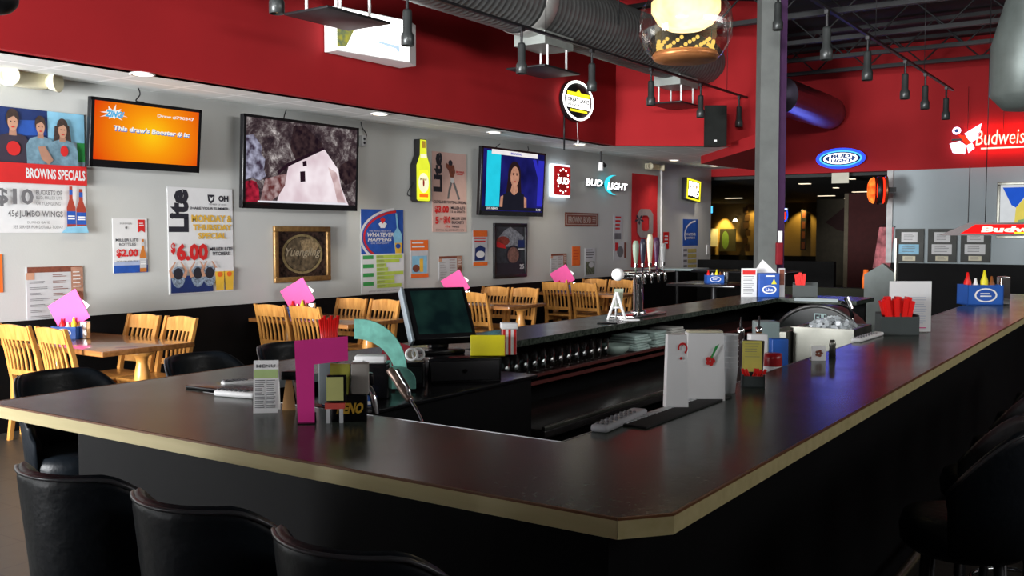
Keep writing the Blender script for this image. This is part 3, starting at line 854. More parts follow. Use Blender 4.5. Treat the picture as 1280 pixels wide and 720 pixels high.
# ================================================================== DINING CHAIRS & TABLES
def make_chair(label, loc, rz, group):
    t = thing('dining_chair', label, 'chair', loc, rz, group)
    b = MB(); b.box(-0.2, 0.2, -0.19, 0.19, 0.425, 0.455, CHAIRW, 0.012); b.build('seat', t)
    # back: lower rail, slats, crest
    b = MB(); ly = lambda z: -0.185 - 0.10 * (z - 0.44) / 0.5 - 0.012
    def bar_(x0, x1, z0, z1, th=0.016, bow=0.018):
        n = 10; vs = []
        for i in range(n + 1):
            x = x0 + (x1 - x0) * i / n; bo = -bow * (1 - ((2 * i / n) - 1) ** 2)
            top = z1 + (0.018 * (1 - ((2 * i / n) - 1) ** 2) if z1 > 0.85 else 0)
            for (z, dy) in ((z0, 0), (z0, -th), (top, -th), (top, 0)): vs.append((x, ly(z) + bo + dy, z))
        fs = [(0, 1, 2, 3), (4 * n + 3, 4 * n + 2, 4 * n + 1, 4 * n)]
        for i in range(n):
            for k in range(4): a, c = 4 * i + k, 4 * i + (k + 1) % 4; fs.append((a, a + 4, c + 4, c))
        b.add(vs, fs, CHAIRW)
    bar_(-0.185, 0.185, 0.52, 0.565); bar_(-0.19, 0.19, 0.80, 0.90, 0.02)
    for i in range(6):
        x = -0.135 + 0.054 * i; bo = -0.018 * (1 - (x / 0.185) ** 2)
        vs = []
        for z in (0.55, 0.64, 0.73, 0.82):
            for dx, dy in ((-0.011, 0), (0.011, 0), (0.011, -0.011), (-0.011, -0.011)): vs.append((x + dx, ly(z) + bo + dy - 0.003 + (0.008 if z in (0.64, 0.73) else 0), z))
        b.add(vs, [(4 * j + k, 4 * j + (k + 1) % 4, 4 * j + 4 + (k + 1) % 4, 4 * j + 4 + k) for j in range(3) for k in range(4)], CHAIRW)
    b.build('backrest', t)
    for sx in (-1, 1):
        b = MB(); x = sx * 0.195
        vs = []
        for (y, z, w) in ((-0.235, 0, 0.016), (-0.19, 0.3, 0.019), (-0.187, 0.46, 0.019), (-0.235, 0.7, 0.017), (-0.295, 0.915, 0.014)):
            for dx, dy in ((-w, -w), (w, -w), (w, w), (-w, w)): vs.append((x + dx, y + dy, z))
        fs = [(4 * j + k, 4 * j + (k + 1) % 4, 4 * j + 4 + (k + 1) % 4, 4 * j + 4 + k) for j in range(4) for k in range(4)] + [(3, 2, 1, 0), (16, 17, 18, 19)]
        b.add(vs, fs, CHAIRW); b.build('leg', t)
    for sx in (-1, 1):
        b = MB(); b.box(sx * 0.175 - 0.019, sx * 0.175 + 0.019, 0.14, 0.178, 0, 0.425, CHAIRW, 0.004); b.build('leg', t)
    b = MB()
    for sx in (-1, 1): b.box(sx * 0.18 - 0.01, sx * 0.18 + 0.01, -0.2, 0.15, 0.17, 0.20, CHAIRW); b.box(sx * 0.18 - 0.01, sx * 0.18 + 0.01, -0.18, 0.15, 0.36, 0.425, CHAIRW)
    b.box(-0.17, 0.17, -0.03, -0.01, 0.17, 0.20, CHAIRW); b.box(-0.17, 0.17, 0.15, 0.17, 0.36, 0.425, CHAIRW); b.box(-0.18, 0.18, -0.2, -0.18, 0.30, 0.33, CHAIRW)
    b.build('stretchers', t)
    return t


def make_table(yc, label, x1=-6.35):
    t = thing('dining_table', label, 'table', (-7.04, yc, 0), 0, 'dining tables along the grey wall')
    b = MB(); b.box(-0.68, 0.69, -0.40, 0.40, 0.71, 0.75, TABLEW, 0.006); b.build('table_top', t)
    for x in (-0.52, 0.58):
        b = MB(); b.lathe([(0.0001, 0.71), (0.09, 0.71), (0.09, 0.69), (0.05, 0.67), (0.04, 0.62), (0.055, 0.55), (0.062, 0.5), (0.04, 0.44), (0.055, 0.42), (0.055, 0.40), (0.038, 0.36), (0.045, 0.22), (0.06, 0.18), (0.06, 0.10), (0.0001, 0.10)], CHAIRW, (x, 0, 0), 18)
        for sy in (-1, 1): b.prism([(x - 0.03, sy * 0.04), (x + 0.03, sy * 0.04), (x + 0.02, sy * 0.34), (x - 0.02, sy * 0.34)], 0.0, 0.1, CHAIRW)
        b.build('pedestal', t)
    return t


TY = [4.53, 7.05, 9.72, 12.32]
ordn = ['nearest', 'second', 'third', 'farthest']
tlab = ['wooden table on pedestals by the wall under the menu flyer, nearest the viewer', 'wooden table by the wall under the framed round picture',
        'wooden table by the wall under the newsreader screen', 'farthest wooden table by the wall, near the moon sign']
first = None
desc = [
    ('slatted oak chair at the left table, leftmost of the near pair', 'slatted oak chair at the left table, right of the near pair, before the pink flyer',
     'slatted oak chair beyond the left table, left of the far pair', 'slatted oak chair beyond the left table, right of the far pair, nearest the table end'),
    ('slatted oak chair below the framed round picture, back to viewer', 'slatted oak chair behind the hot pink sheet, back to viewer',
     'slatted oak chair facing viewer left of the blue schedule poster', 'slatted oak chair facing viewer below the blue schedule poster'),
    ('slatted oak chair mostly hidden behind the touch screen terminal', 'slatted oak chair just right of the touch screen terminal, back to viewer',
     'slatted oak chair under the black framed poster, wall side and farther', 'slatted oak chair facing viewer at the end of the third table'),
    ('slatted oak chair under the pink flyer of the farthest table, wall side', 'slatted oak chair, back to viewer, at the bar end of the farthest table',
     'slatted oak chair hidden across the farthest table by the wall', 'slatted oak chair beside the beer taps, across the farthest table')]
for i, y in enumerate(TY):
    make_table(y, tlab[i])
    for k, (x, dy, rz) in enumerate(((-7.24, -0.26, 0.03), (-6.76, -0.24, -0.04), (-7.2, 0.27, PI + 0.03), (-6.78, 0.30, PI - 0.03))):
        lb = desc[i][k]; loc = (x + random.uniform(-0.01, 0.01), y + dy, 0)
        if first is None: first = make_chair(lb, loc, rz, 'slat back chairs at the wall tables')
        else: dup(first, loc, rz, lb)


# condiment caddies with pink flyers
def caddy(loc, label, far=False, flyer=True, fl_col=None, s=1.0, rz=0.0):
    t = thing('condiment_caddy', label, 'caddy', loc, rz, 'condiment caddies')
    b = MB(); c = BLUEP
    b.box(-0.11, 0.11, -0.075, -0.07, 0, 0.10, c); b.box(-0.11, 0.11, 0.07, 0.075, 0, 0.10, c); b.box(-0.11, -0.105, -0.075, 0.075, 0, 0.10, c); b.box(0.105, 0.11, -0.075, 0.075, 0, 0.10, c); b.box(-0.11, 0.11, -0.075, 0.075, 0, 0.006, c)
    b.build('box', t)
    s_ = Sign(0.14, 0.07, 0.001, None); s_.ell(0.5, 0.5, 0.5, 0.5, WHITE); s_.ell(0.5, 0.5, 0.42, 0.4, BLUEI); s_.lines(0.25, 0.35, 0.75, 0.7, 2, WHITE)
    o = s_.build('label_print', t); o.matrix_local = Matrix.Translation((0, -0.0755, 0.05)) @ Matrix.Rotation(PI / 2, 4, 'X')
    for x, m, h in ((-0.07, REDP, 0.16), (-0.02, WHITE, 0.13), (0.035, YELP, 0.17), (0.08, mat('amber', (0.25, 0.08, 0.02), 0.3), 0.14)):
        b = MB(); b.lathe([(0.0001, 0.006), (0.022, 0.006), (0.022, h * 0.7), (0.012, h * 0.82), (0.006, h), (0.0001, h)], m, (x, 0.02, 0), 14); b.build('condiment_bottle', t)
    b = MB(); b.box(0.115, 0.175, -0.03, 0.03, 0, 0.14, CHROME, 0.006); b.build('napkin_holder', t)
    if flyer:
        b = MB(); b.M = Matrix.Translation((-0.02, 0.05, 0.20)) @ Matrix.Rotation(-0.12, 4, 'X') @ Matrix.Rotation(-0.55, 4, 'Y')
        b.box(-0.14, 0.14, -0.001, 0.001, -0.12, 0.15, PINK); b.build('pink_flyer', t)
        b = MB(); b.M = Matrix.Translation((0.05, 0.065, 0.235)) @ Matrix.Rotation(-0.12, 4, 'X') @ Matrix.Rotation(0.6, 4, 'Y')
        b.box(-0.06, 0.06, -0.001, 0.001, -0.08, 0.08, WHITE); b.build('white_card', t)
    return t


cad0 = caddy((-7.42, TY[0], 0.75), 'blue condiment caddy with pink flyer on the nearest wall table', rz=0.45)
for y, lb in zip(TY[1:], ('blue condiment caddy with pink flyer under the framed round picture', 'condiment caddy with pink flyer on the third table behind the terminal', 'condiment caddy with pink flyer on the farthest wall table')):
    dup(cad0, (-7.42, y, 0.75), 0.45, lb)

# ================================================================== BAR STOOLS
def make_stool(label, loc, rz, group):
    """person faces +Y; backrest at -Y"""
    t = thing('bar_stool', label, 'bar stool', loc, rz, group)
    b = MB(); b.lathe([(0.0001, 0.70), (0.15, 0.70), (0.172, 0.72), (0.176, 0.76), (0.165, 0.795), (0.12, 0.805), (0.0001, 0.805)], LEATHER, n=28); b.build('seat', t)
    # barrel backrest
    b = MB(); n = 28; N = 7; vs = []; a0 = math.radians(100)
    for i in range(n + 1):
        u = -1 + 2 * i / n; th = u * a0
        top = 1.08 - 0.17 * max(0, abs(u) - 0.42) ** 1.6 / 0.58 ** 1.6; th_k = 0.026
        lean = 0.03
        prof = [(0.72, 0.0), (0.85, 0.35), (top - 0.03, 1.0)]
        ring_ = []
        for z, q in prof: ring_.append((0.178 + lean * q, z))
        rt = 0.178 + lean
        ring_ += [(rt - 0.002, top - 0.008), (rt - th_k / 2, top), (rt - th_k + 0.002, top - 0.008), (rt - th_k, top - 0.03), (0.178 + lean * .35 - th_k, 0.85), (0.178 - th_k, 0.72)]
        for r, z in ring_: vs.append((r * math.sin(th), -r * math.cos(th), z))
    k = 9
    fs = [(i * k + j, (i + 1) * k + j, (i + 1) * k + (j + 1) % k, i * k + (j + 1) % k) for i in range(n) for j in range(k)] + [tuple(range(k)), tuple(reversed(range(n * k, n * k + k)))]
    b.add(vs, fs, LEATHER, True); b.build('backrest', t)
    b = MB(); pts = []
    for i in range(25):
        u = -0.97 + 1.94 * i / 24; th = u * a0; top = 1.083 - 0.17 * max(0, abs(u) - 0.42) ** 1.6 / 0.58 ** 1.6
        pts.append(((0.208) * math.sin(th), -(0.208) * math.cos(th), top - 0.012))
    b.tube(pts, 0.005, mat('piping', (0.05, 0.05, 0.055), 0.3), 6); b.build('piping', t)
    for a in range(4):
        b = MB(); ca, sa = math.cos(PI / 4 + a * PI / 2), math.sin(PI / 4 + a * PI / 2)
        b.tube([(0.13 * ca, 0.13 * sa, 0.70), (0.18 * ca, 0.18 * sa, 0.0)], 0.014, BLACKM, 8); b.build('leg', t)
    b = MB(); b.tube([(0.162 * math.cos(2 * PI * i / 24), 0.162 * math.sin(2 * PI * i / 24), 0.24) for i in range(24)], 0.009, CHROME, 8, closed=True); b.build('foot_ring', t)
    return t


GS = 'black leather stools around the bar'
st0 = make_stool('black leather barrel stool at the lower left, leftmost of the front three', (-2.05, 1.36, 0), 0.10, GS)
dup(st0, (-1.62, 1.36, 0), 0.06, 'black leather barrel stool at the bar front, middle of the front three')
dup(st0, (-1.18, 1.34, 0), 0.02, 'black leather barrel stool at the bottom middle, rightmost of the front three')
dup(st0, (-3.36, 2.08, 0), -PI / 2, 'black stool at the left leg of the bar, nearest the end corner')
dup(st0, (-3.36, 2.72, 0), -PI / 2, 'black stool at the left leg of the bar, in the middle of three tops')
dup(st0, (-3.36, 3.22, 0), -PI / 2, 'black stool at the left leg of the bar, just behind the list card')
for i, (y, lb) in enumerate(((3.0, 'black stool in the dark at the lower right edge, nearest of the right row'), (3.6, 'second nearest black stool of the dark right row'), (4.2, 'third black stool of the dark right row'),
                             (4.85, 'middle black stool of the dark right row'), (5.5, 'third black stool from the far end of the dark right row'), (6.15, 'second black stool from the far end of the right row'), (6.8, 'farthest black stool of the dark right row'))):
    dup(st0, (-0.47, y, 0), PI / 2 + 0.1, lb)

# ================================================================== SCREENS
def tv(name, x0, y0, x1, y1, label, off, tilt, art, bez=0.028, hang=True):
    c, wd, ht = wall_rect(x0, y0, x1, y1, off)
    M = frame_m(c, (0, 1, 0), (0, 0, 1)) @ Matrix.Rotation(math.radians(tilt), 4, 'X')
    t = thing(name, label, 'television', M=M, group='wall televisions')
    b = MB(); b.box(-wd / 2, wd / 2, -ht / 2, ht / 2, -0.055, 0.0, BLACKG, 0.008)
    z1 = 0.008; lip = 0.035
    b.box(-wd / 2, wd / 2, ht / 2 - bez, ht / 2, 0, z1, BLACKG); b.box(-wd / 2, wd / 2, -ht / 2, -ht / 2 + bez + lip, 0, z1, BLACKG)
    b.box(-wd / 2, -wd / 2 + bez, -ht / 2, ht / 2, 0, z1, BLACKG); b.box(wd / 2 - bez, wd / 2, -ht / 2, ht / 2, 0, z1, BLACKG)
    b.build('casing', t)
    s = Sign(wd - 2 * bez, ht - 2 * bez - lip, 0.001, None); art(s)
    o = s.build('screen', t); o.location = (0, lip / 2, 0.0)
    b = MB(); b.box(-0.15, 0.15, -0.12, 0.12, -0.10, -0.055, BLACKM)
    b.box(-0.03, 0.03, -0.05, 0.05, -(off + 0.0) + 0.012, -0.09, BLACKM); b.build('wall_bracket', t)
    return t, wd, ht


ORS = radial_screen(); ROCK = rock_screen()
def art1(s):
    s.rect(0, 0, 1, 1, ORS)
    cx, cy = 0.17, 0.19; st = []
    for i in range(22):
        a = 2 * PI * i / 22; r = (1.0 if i % 2 else 0.5) * (0.9 + 0.25 * math.sin(i * 2.3)); st.append((cx + 0.125 * r * math.cos(a), cy + 0.14 * r * math.sin(a)))
    s.poly(st, emit('tv_white', (0.95, 0.92, 0.85), 1.0)); s.text('ZING!', cx - 0.075, cy - 0.045, cx + 0.085, cy + 0.07, emit('tv_skyblue', (0.06, 0.45, 0.8), 1.0), 0.05, 0.1)
    s.text('Draw #790347', 0.58, 0.115, 0.95, 0.175, MATS['tv_white'], 0.02)
    s.text("This draw's Booster # is:", 0.172, 0.405, 0.912, 0.50, emit('tv_blue', (0.05, 0.2, 0.6), 1.0), 0.05, 0.01)
    s.text("This draw's Booster # is:", 0.168, 0.39, 0.905, 0.485, MATS['tv_white'], 0.04, 0.01)


def art2(s):
    s.rect(0, 0, 1, 1, ROCK)
    wm = emit('screen_stone_white', (0.92, 0.82, 0.86), 1.0, (0.70, 0.55, 0.60), 3.5)
    dk = emit('screen_dark', (0.02, 0.008, 0.015), 1.0); fall = emit('screen_blue_grey', (0.38, 0.38, 0.50), 1.0, (0.05, 0.035, 0.06), 13)
    rd = emit('screen_crimson', (0.5, 0.02, 0.05), 1.0, (0.06, 0.005, 0.01), 12)
    s.poly([(0.0, 0.22), (0.06, 0.2), (0.10, 0.27), (0.13, 0.33), (0.125, 0.42), (0.16, 0.48), (0.15, 0.6), (0.17, 0.68), (0.12, 0.74), (0.05, 0.71), (0.0, 0.74)], fall)
    s.poly([(0.40, 0.04), (0.50, 0.02), (0.66, 0.22), (0.66, 0.30), (0.42, 0.46), (0.37, 0.3)], emit('screen_brown', (0.05, 0.028, 0.03), 1.0, (0.012, 0.006, 0.01), 14))
    s.poly([(0.80, 0.6), (0.85, 0.47), (0.93, 0.40), (1.0, 0.38), (1.0, 0.66), (0.9, 0.74)], MATS['screen_brown'])
    s.poly([(0.0, 0.76), (0.05, 0.74), (0.09, 0.76), (0.11, 0.85), (0.12, 1.0), (0.0, 1.0)], rd)
    s.poly([(0.26, 1.0), (0.29, 0.86), (0.33, 0.76), (0.35, 0.60), (0.36, 0.54), (0.68, 0.29), (0.82, 0.54), (0.85, 0.76), (0.93, 1.0)], wm)
    s.poly([(0.30, 0.62), (0.36, 0.545), (0.685, 0.295), (0.67, 0.268), (0.35, 0.505), (0.26, 0.62), (0.27, 0.66)], dk)
    s.poly([(0.16, 0.72), (0.28, 0.66), (0.34, 0.64), (0.33, 0.78), (0.28, 0.9), (0.2, 1.0), (0.12, 1.0)], emit('screen_rust', (0.42, 0.30, 0.30), 1.0, (0.12, 0.03, 0.03), 14))
    s.poly([(0.72, 0.52), (0.8, 0.58), (0.9, 0.98), (0.82, 0.98), (0.78, 0.75)], emit('screen_stone_shade', (0.72, 0.55, 0.55), 1.0, (0.5, 0.33, 0.34), 8))
    s.poly([(0.46, 0.60), (0.505, 0.59), (0.51, 0.72), (0.465, 0.73)], dk)
    s.poly([(0.48, 0.475), (0.515, 0.455), (0.52, 0.52), (0.485, 0.535)], dk)
    s.poly([(0.1, 0.98), (0.9, 0.97), (0.92, 1.0), (0.1, 1.0)], emit('screen_pale', (0.8, 0.78, 0.85), 1.0))


def art3(s):
    s.rect(0, 0, 1, 1, emit('news_navy', (0.015, 0.015, 0.16), 1.0, (0.006, 0.006, 0.05), 2.2))
    s.rect(0.06, 0.03, 0.275, 0.93, emit('news_cyan', (0.02, 0.62, 0.80), 1.0))
    s.poly([(0.8, 0.1), (0.86, 0.1), (1.0, 0.62), (1.0, 0.72)], emit('news_blue', (0.03, 0.03, 0.5), 1.0))
    s.rect(0.9, 0.1, 1.0, 0.9, MATS['news_blue'])
    hair = emit('news_hair', (0.02, 0.01, 0.012), 1.0); skin = emit('news_skin', (0.55, 0.27, 0.18), 1.0, (0.42, 0.2, 0.13), 14); cl = emit('news_black', (0.012, 0.012, 0.02), 1.0)
    s.ell(0.50, 0.40, 0.105, 0.24, hair); s.poly([(0.40, 0.4), (0.60, 0.4), (0.63, 0.72), (0.37, 0.74)], hair)
    s.poly([(0.29, 0.76), (0.345, 0.73), (0.34, 0.98), (0.275, 0.98)], skin); s.poly([(0.66, 0.73), (0.715, 0.77), (0.725, 0.98), (0.66, 0.98)], skin)
    s.poly([(0.465, 0.55), (0.545, 0.55), (0.58, 0.72), (0.43, 0.72)], skin); s.ell(0.505, 0.415, 0.072, 0.17, skin)
    s.poly([(0.33, 0.72), (0.44, 0.66), (0.5, 0.74), (0.57, 0.66), (0.67, 0.71), (0.68, 0.98), (0.32, 0.98)], cl)
    s.ell(0.48, 0.385, 0.012, 0.012, hair, 10); s.ell(0.535, 0.385, 0.012, 0.012, hair, 10); s.ell(0.508, 0.50, 0.022, 0.012, emit('news_lip', (0.4, 0.06, 0.06), 1.0), 10)
    s.rect(0.465, 0.355, 0.495, 0.365, hair); s.rect(0.52, 0.355, 0.55, 0.365, hair)
    s.rect(0.12, 0.0, 0.87, 0.075, emit('news_white', (0.9, 0.85, 0.85), 1.0)); s.text('BREAKING', 0.42, 0.02, 0.6, 0.055, MATS['news_blue'], 0.03)
    s.rect(0, 0.93, 1, 0.985, MATS['news_black']); s.text('LIVE NEWS', 0.07, 0.94, 0.24, 0.975, MATS['news_white'], 0.02); s.text('6:02', 0.88, 0.94, 0.96, 0.975, MATS['news_white'], 0.02)


tv('television', 113, 129, 250, 212, 'flat television showing an orange lottery screen, leftmost on the wall', 0.16, 5.5, art1)
tv('television', 304, 151, 447, 262, 'largest flat television showing a white house on a rocky cliff', 0.20, 2.5, art2)
tv('television', 601, 187, 680, 270, 'flat television showing a newsreader with long dark hair, farthest on the wall', 0.20, 3, art3)
# hanging brackets / cables above screens
def cable(pts_px, off, label, r=0.006, m=None):
    p = [on_x(x, y, WX + off) for x, y in pts_px]; return hose(p, r, m or BLACKM, 'hanging_cable', label, 'cable')


cable(((172, 108), (175, 118), (170, 126), (180, 128)), 0.1, 'thin black cable looping above the orange screen')
cable(((358, 137), (355, 148), (360, 152), (358, 150)), 0.12, 'thin black cable above the largest screen')
cable(((451, 152), (453, 160), (458, 168), (455, 176), (451, 172)), 0.03, 'thin black cable with plug right of the largest screen')
cable(((660, 183), (657, 190), (622, 186), (625, 180)), 0.1, 'thin black cable above the newsreader screen')
q = on_x(453, 176, WX + 0.03); b = MB(); b.box(-0.02, 0.03, -0.035, 0.035, -0.06, 0.06, PAPERG, 0.008); b.cyl((0.03, 0, 0.02), (0.036, 0, 0.02), 0.015, INK); b.cyl((0.03, 0, -0.025), (0.036, 0, -0.025), 0.015, INK)
tag(b.build('power_outlet', None, q), 'grey power outlet with two sockets right of the largest screen', 'outlet')

# ================================================================== WALL PAPERS (left to right)
def fin(s, name, label, cat, group=None): 
    return tag(s.build(name, None, M=s.MW), label, cat, group)


# 1 big specials banner, partly out of frame
s = wall_sign(-42, 136, 106, 291, PAPER)
s.rect(0, 0, 1, 0.44, mat('photo_backdrop', (0.35, 0.5, 0.6), 0.6, var=0.3, scale=4)); s.rect(0, 0, 0.67, 0.44, NAVYI); s.poly([(0.35, 0.1), (0.66, 0.08), (0.66, 0.2), (0.4, 0.22)], BLUEI)
s.rect(0.93, 0.24, 1.0, 0.4, GREENI); s.rect(0.67, 0.0, 1.0, 0.24, SKYI)
HAIRD = mat('hair_ink', (0.05, 0.03, 0.025), 0.6, var=0.3, scale=40); SKIND = mat('skin_shade_ink', (0.42, 0.22, 0.15), 0.6)
def bust(s, cx, top, sc, body, hairm, shirt=None, long=False):
    if long: s.poly([(cx - 0.065 * sc, top + 0.06 * sc), (cx + 0.06 * sc, top + 0.05 * sc), (cx + 0.085 * sc, top + 0.26 * sc), (cx + 0.03 * sc, top + 0.27 * sc), (cx - 0.04 * sc, top + 0.27 * sc), (cx - 0.08 * sc, top + 0.25 * sc)], hairm)
    s.poly([(cx - 0.12 * sc, 0.44), (cx - 0.125 * sc, top + 0.24 * sc), (cx - 0.09 * sc, top + 0.185 * sc), (cx - 0.03 * sc, top + 0.165 * sc), (cx + 0.03 * sc, top + 0.165 * sc), (cx + 0.09 * sc, top + 0.18 * sc), (cx + 0.125 * sc, top + 0.24 * sc), (cx + 0.13 * sc, 0.44)], body)
    s.poly([(cx - 0.022 * sc, top + 0.12 * sc), (cx + 0.022 * sc, top + 0.12 * sc), (cx + 0.028 * sc, top + 0.18 * sc), (cx - 0.028 * sc, top + 0.18 * sc)], SKIND)
    s.ell(cx, top + 0.065 * sc, 0.048 * sc, 0.07 * sc, hairm); s.ell(cx, top + 0.09 * sc, 0.036 * sc, 0.06 * sc, SKINI)
    s.poly([(cx - 0.04 * sc, top + 0.07 * sc), (cx - 0.03 * sc, top + 0.01 * sc), (cx + 0.035 * sc, top + 0.012 * sc), (cx + 0.04 * sc, top + 0.075 * sc), (cx + 0.01 * sc, top + 0.045 * sc)], hairm)
    for d in (-1, 1): s.ell(cx + d * 0.014 * sc, top + 0.085 * sc, 0.005 * sc, 0.005 * sc, HAIRD, 8)
    s.ell(cx, top + 0.122 * sc, 0.013 * sc, 0.005 * sc, REDI, 8)
    if shirt: s.ell(cx, top + 0.27 * sc, 0.05 * sc, 0.05 * sc, shirt)
bust(s, 0.16, 0.05, 1.05, NAVYI, HAIRD); bust(s, 0.37, 0.015, 1.15, mat('dark_shirt_ink', (0.04, 0.03, 0.05), 0.6), HAIRD, REDI)
bust(s, 0.60, 0.05, 1.0, DENIMI, HAIRD); bust(s, 0.79, 0.055, 1.05, DENIMI, HAIRD, None, True)
s.ell(0.80, 0.32, 0.035, 0.045, REDI); s.poly([(0.57, 0.30), (0.63, 0.29), (0.70, 0.40), (0.66, 0.44), (0.60, 0.40)], SKIND)
s.rect(0, 0.44, 1, 0.60, REDI); s.text('BROWNS SPECIALS', 0.46, 0.475, 0.985, 0.56, PAPER, 0.03)
s.text('$10', 0.20, 0.645, 0.52, 0.79, INKG, 0.03); s.text('BUCKETS OF', 0.54, 0.65, 0.77, 0.69, INKG); s.text('BUD, MILLER LITE', 0.54, 0.70, 0.77, 0.73, INKG, 0.0); s.text('OR YUENGLING', 0.54, 0.745, 0.75, 0.775, INKG, 0.0)
s.text('45\u00a2 JUMBO WINGS', 0.30, 0.82, 0.77, 0.885, INKG, 0.02); s.text('DURING GAME', 0.46, 0.905, 0.65, 0.925, INKG, 0.0); s.text('SEE SERVER FOR DETAILS TODAY', 0.34, 0.94, 0.77, 0.965, INKG, 0.0)
def bottle(s, cx, y0, y1, wd, glass, lab):
    h = y1 - y0
    s.poly([(cx - wd * 0.35, y0), (cx + wd * 0.35, y0), (cx + wd * 0.4, y0 + h * 0.3), (cx + wd, y0 + h * 0.5), (cx + wd, y1), (cx - wd, y1), (cx - wd, y0 + h * 0.5), (cx - wd * 0.4, y0 + h * 0.3)], glass)
    s.rect(cx - wd, y0 + h * 0.58, cx + wd, y0 + h * 0.88, lab); s.rect(cx - wd * 0.38, y0 + h * 0.08, cx + wd * 0.38, y0 + h * 0.2, lab)
    s.lines(cx - wd * 0.8, y0 + h * 0.68, cx + wd * 0.8, y0 + h * 0.8, 2, WHITE, 0.5, 0.05)
bottle(s, 0.845, 0.61, 0.97, 0.04, GLASSB, BLUEI); bottle(s, 0.935, 0.63, 0.97, 0.045, GLASSB, BLUEI); s.poly([(0.75, 1.0), (0.8, 0.95), (0.98, 0.94), (1.0, 1.0)], SKYI)
fin(s, 'wall_banner', 'large specials banner with people and red bottles at the left edge', 'banner')
# 2 orange sheet at left edge
s = wall_sign(-20, 318, 3, 366, ORANGEI); s.lines(0.15, 0.15, 0.6, 0.85, 6, INKG); fin(s, 'paper_sheet', 'orange paper sheet at the left edge under the specials banner', 'paper')
# 3 menu
def menu(s):
    s.rect(0.02, 0.0, 0.98, 0.10, BROWNI); s.rect(0.0, 0.10, 0.14, 0.22, SKINI); s.rect(0.78, 0.02, 1.0, 1.0, mat('menu_tan', (0.42, 0.22, 0.15), 0.6, var=0.3, scale=20))
    for i in range(7): s.lines(0.05, 0.25 + i * 0.1, 0.40, 0.30 + i * 0.1, 2, INKG, 0.35, 0.5); s.lines(0.45, 0.14 + i * 0.11, 0.72, 0.20 + i * 0.11, 2, BROWNI, 0.35, 0.4)
    s.ell(0.9, 0.55, 0.09, 0.1, BROWNI); s.ell(0.88, 0.8, 0.08, 0.1, BROWNI); s.lines(0.80, 0.1, 0.97, 0.42, 5, PAPER, 0.25, 0.3)
s = wall_sign(33, 333, 104, 404, PAPERG); menu(s); fin(s, 'menu_flyer', 'brown and white menu sheet on the wall behind the nearest caddy', 'flyer')
# 4 two dollar flyer
s = wall_sign(141, 273, 184, 341, PAPER)
s.rect(0.0, 0.82, 1.0, 1.0, BLUEI); s.poly([(0.0, 0.86), (0, 0.8), (1, 0.76), (1, 0.86)], mat('pale_blue_ink', (0.4, 0.48, 0.68), 0.6)); s.poly([(0.72, 0.02), (0.93, 0.02), (0.93, 0.26), (0.83, 0.22), (0.72, 0.26)], REDI); s.lines(0.76, 0.08, 0.9, 0.15, 2, PAPER)
s.text('SUMMER', 0.2, 0.08, 0.55, 0.11, INKG, 0); s.ell(0.38, 0.17, 0.03, 0.025, INKG)
s.text('MILLER LITE', 0.07, 0.37, 0.72, 0.42, INK, 0.01); s.text('BOTTLES', 0.17, 0.45, 0.65, 0.50, INK, 0.01); s.text('$2.00', 0.08, 0.56, 0.71, 0.72, REDI, 0.04); s.text('MON-FRI 4PM-7PM', 0.08, 0.77, 0.68, 0.80, INKG, 0)
bottle(s, 0.85, 0.38, 0.99, 0.10, mat('amber_ink', (0.55, 0.18, 0.03), 0.5), PAPERG)
fin(s, 'price_flyer', 'small white two dollar bottle flyer under the orange screen', 'flyer')
# 5 large pitcher poster
s = wall_sign(210, 235, 291, 366, PAPER)
s.text('Lite', 0.01, 0.02, 0.31, 0.42, INK, 0.05, rot=True)
s.poly([(0.60, 0.06), (0.71, 0.06), (0.70, 0.12), (0.655, 0.145), (0.61, 0.12)], INK); s.poly([(0.63, 0.075), (0.66, 0.09), (0.69, 0.075), (0.68, 0.11), (0.65, 0.12), (0.635, 0.1)], PAPER)
s.text('OH', 0.77, 0.065, 0.93, 0.125, INK, 0.05); s.text('MEMBER OF OHIO', 0.62, 0.145, 0.90, 0.16, INKG, 0); s.text('SHARE YOUR SUMMER', 0.32, 0.18, 0.93, 0.205, INK, 0.02)
s.text('MONDAY &', 0.345, 0.255, 0.985, 0.325, GOLDI, 0.04); s.text('THURSDAY', 0.365, 0.345, 0.975, 0.405, GOLDI, 0.04); s.text('SPECIAL', 0.44, 0.425, 0.89, 0.485, GOLDI, 0.04)
s.text('$', 0.03, 0.52, 0.10, 0.63, REDI, 0.05); s.text('6.00', 0.11, 0.525, 0.59, 0.69, REDI, 0.05); s.text('MILLER LITE', 0.615, 0.565, 0.985, 0.60, INK, 0.03); s.text('PITCHERS', 0.66, 0.61, 0.93, 0.645, INK, 0.03)
s.rect(0.02, 0.83, 0.66, 0.99, NAVYI)
for cx in (0.13, 0.42, 0.60):
    s.ell(cx, 0.84, 0.10, 0.10, mat('crowd_blue', (0.22, 0.28, 0.36), 0.6, var=0.7, scale=50)); s.ell(cx, 0.81, 0.07, 0.055, INK)
    for d in (-1, 1): s.poly([(cx + d * 0.06, 0.84), (cx + d * 0.10, 0.78), (cx + d * 0.03, 0.70), (cx + d * 0.045, 0.695), (cx + d * 0.14, 0.78), (cx + d * 0.11, 0.85)], SKINI)
for cx in (0.76, 0.91): s.poly([(cx - 0.075, 0.78), (cx + 0.075, 0.78), (cx + 0.06, 0.985), (cx - 0.06, 0.985)], BEERI); s.rect(cx - 0.075, 0.765, cx + 0.075, 0.80, PAPER); s.ell(cx, 0.83, 0.04, 0.025, ORANGEI)
fin(s, 'wall_poster', 'tall white poster with red six dollar price and gold lettering', 'poster')
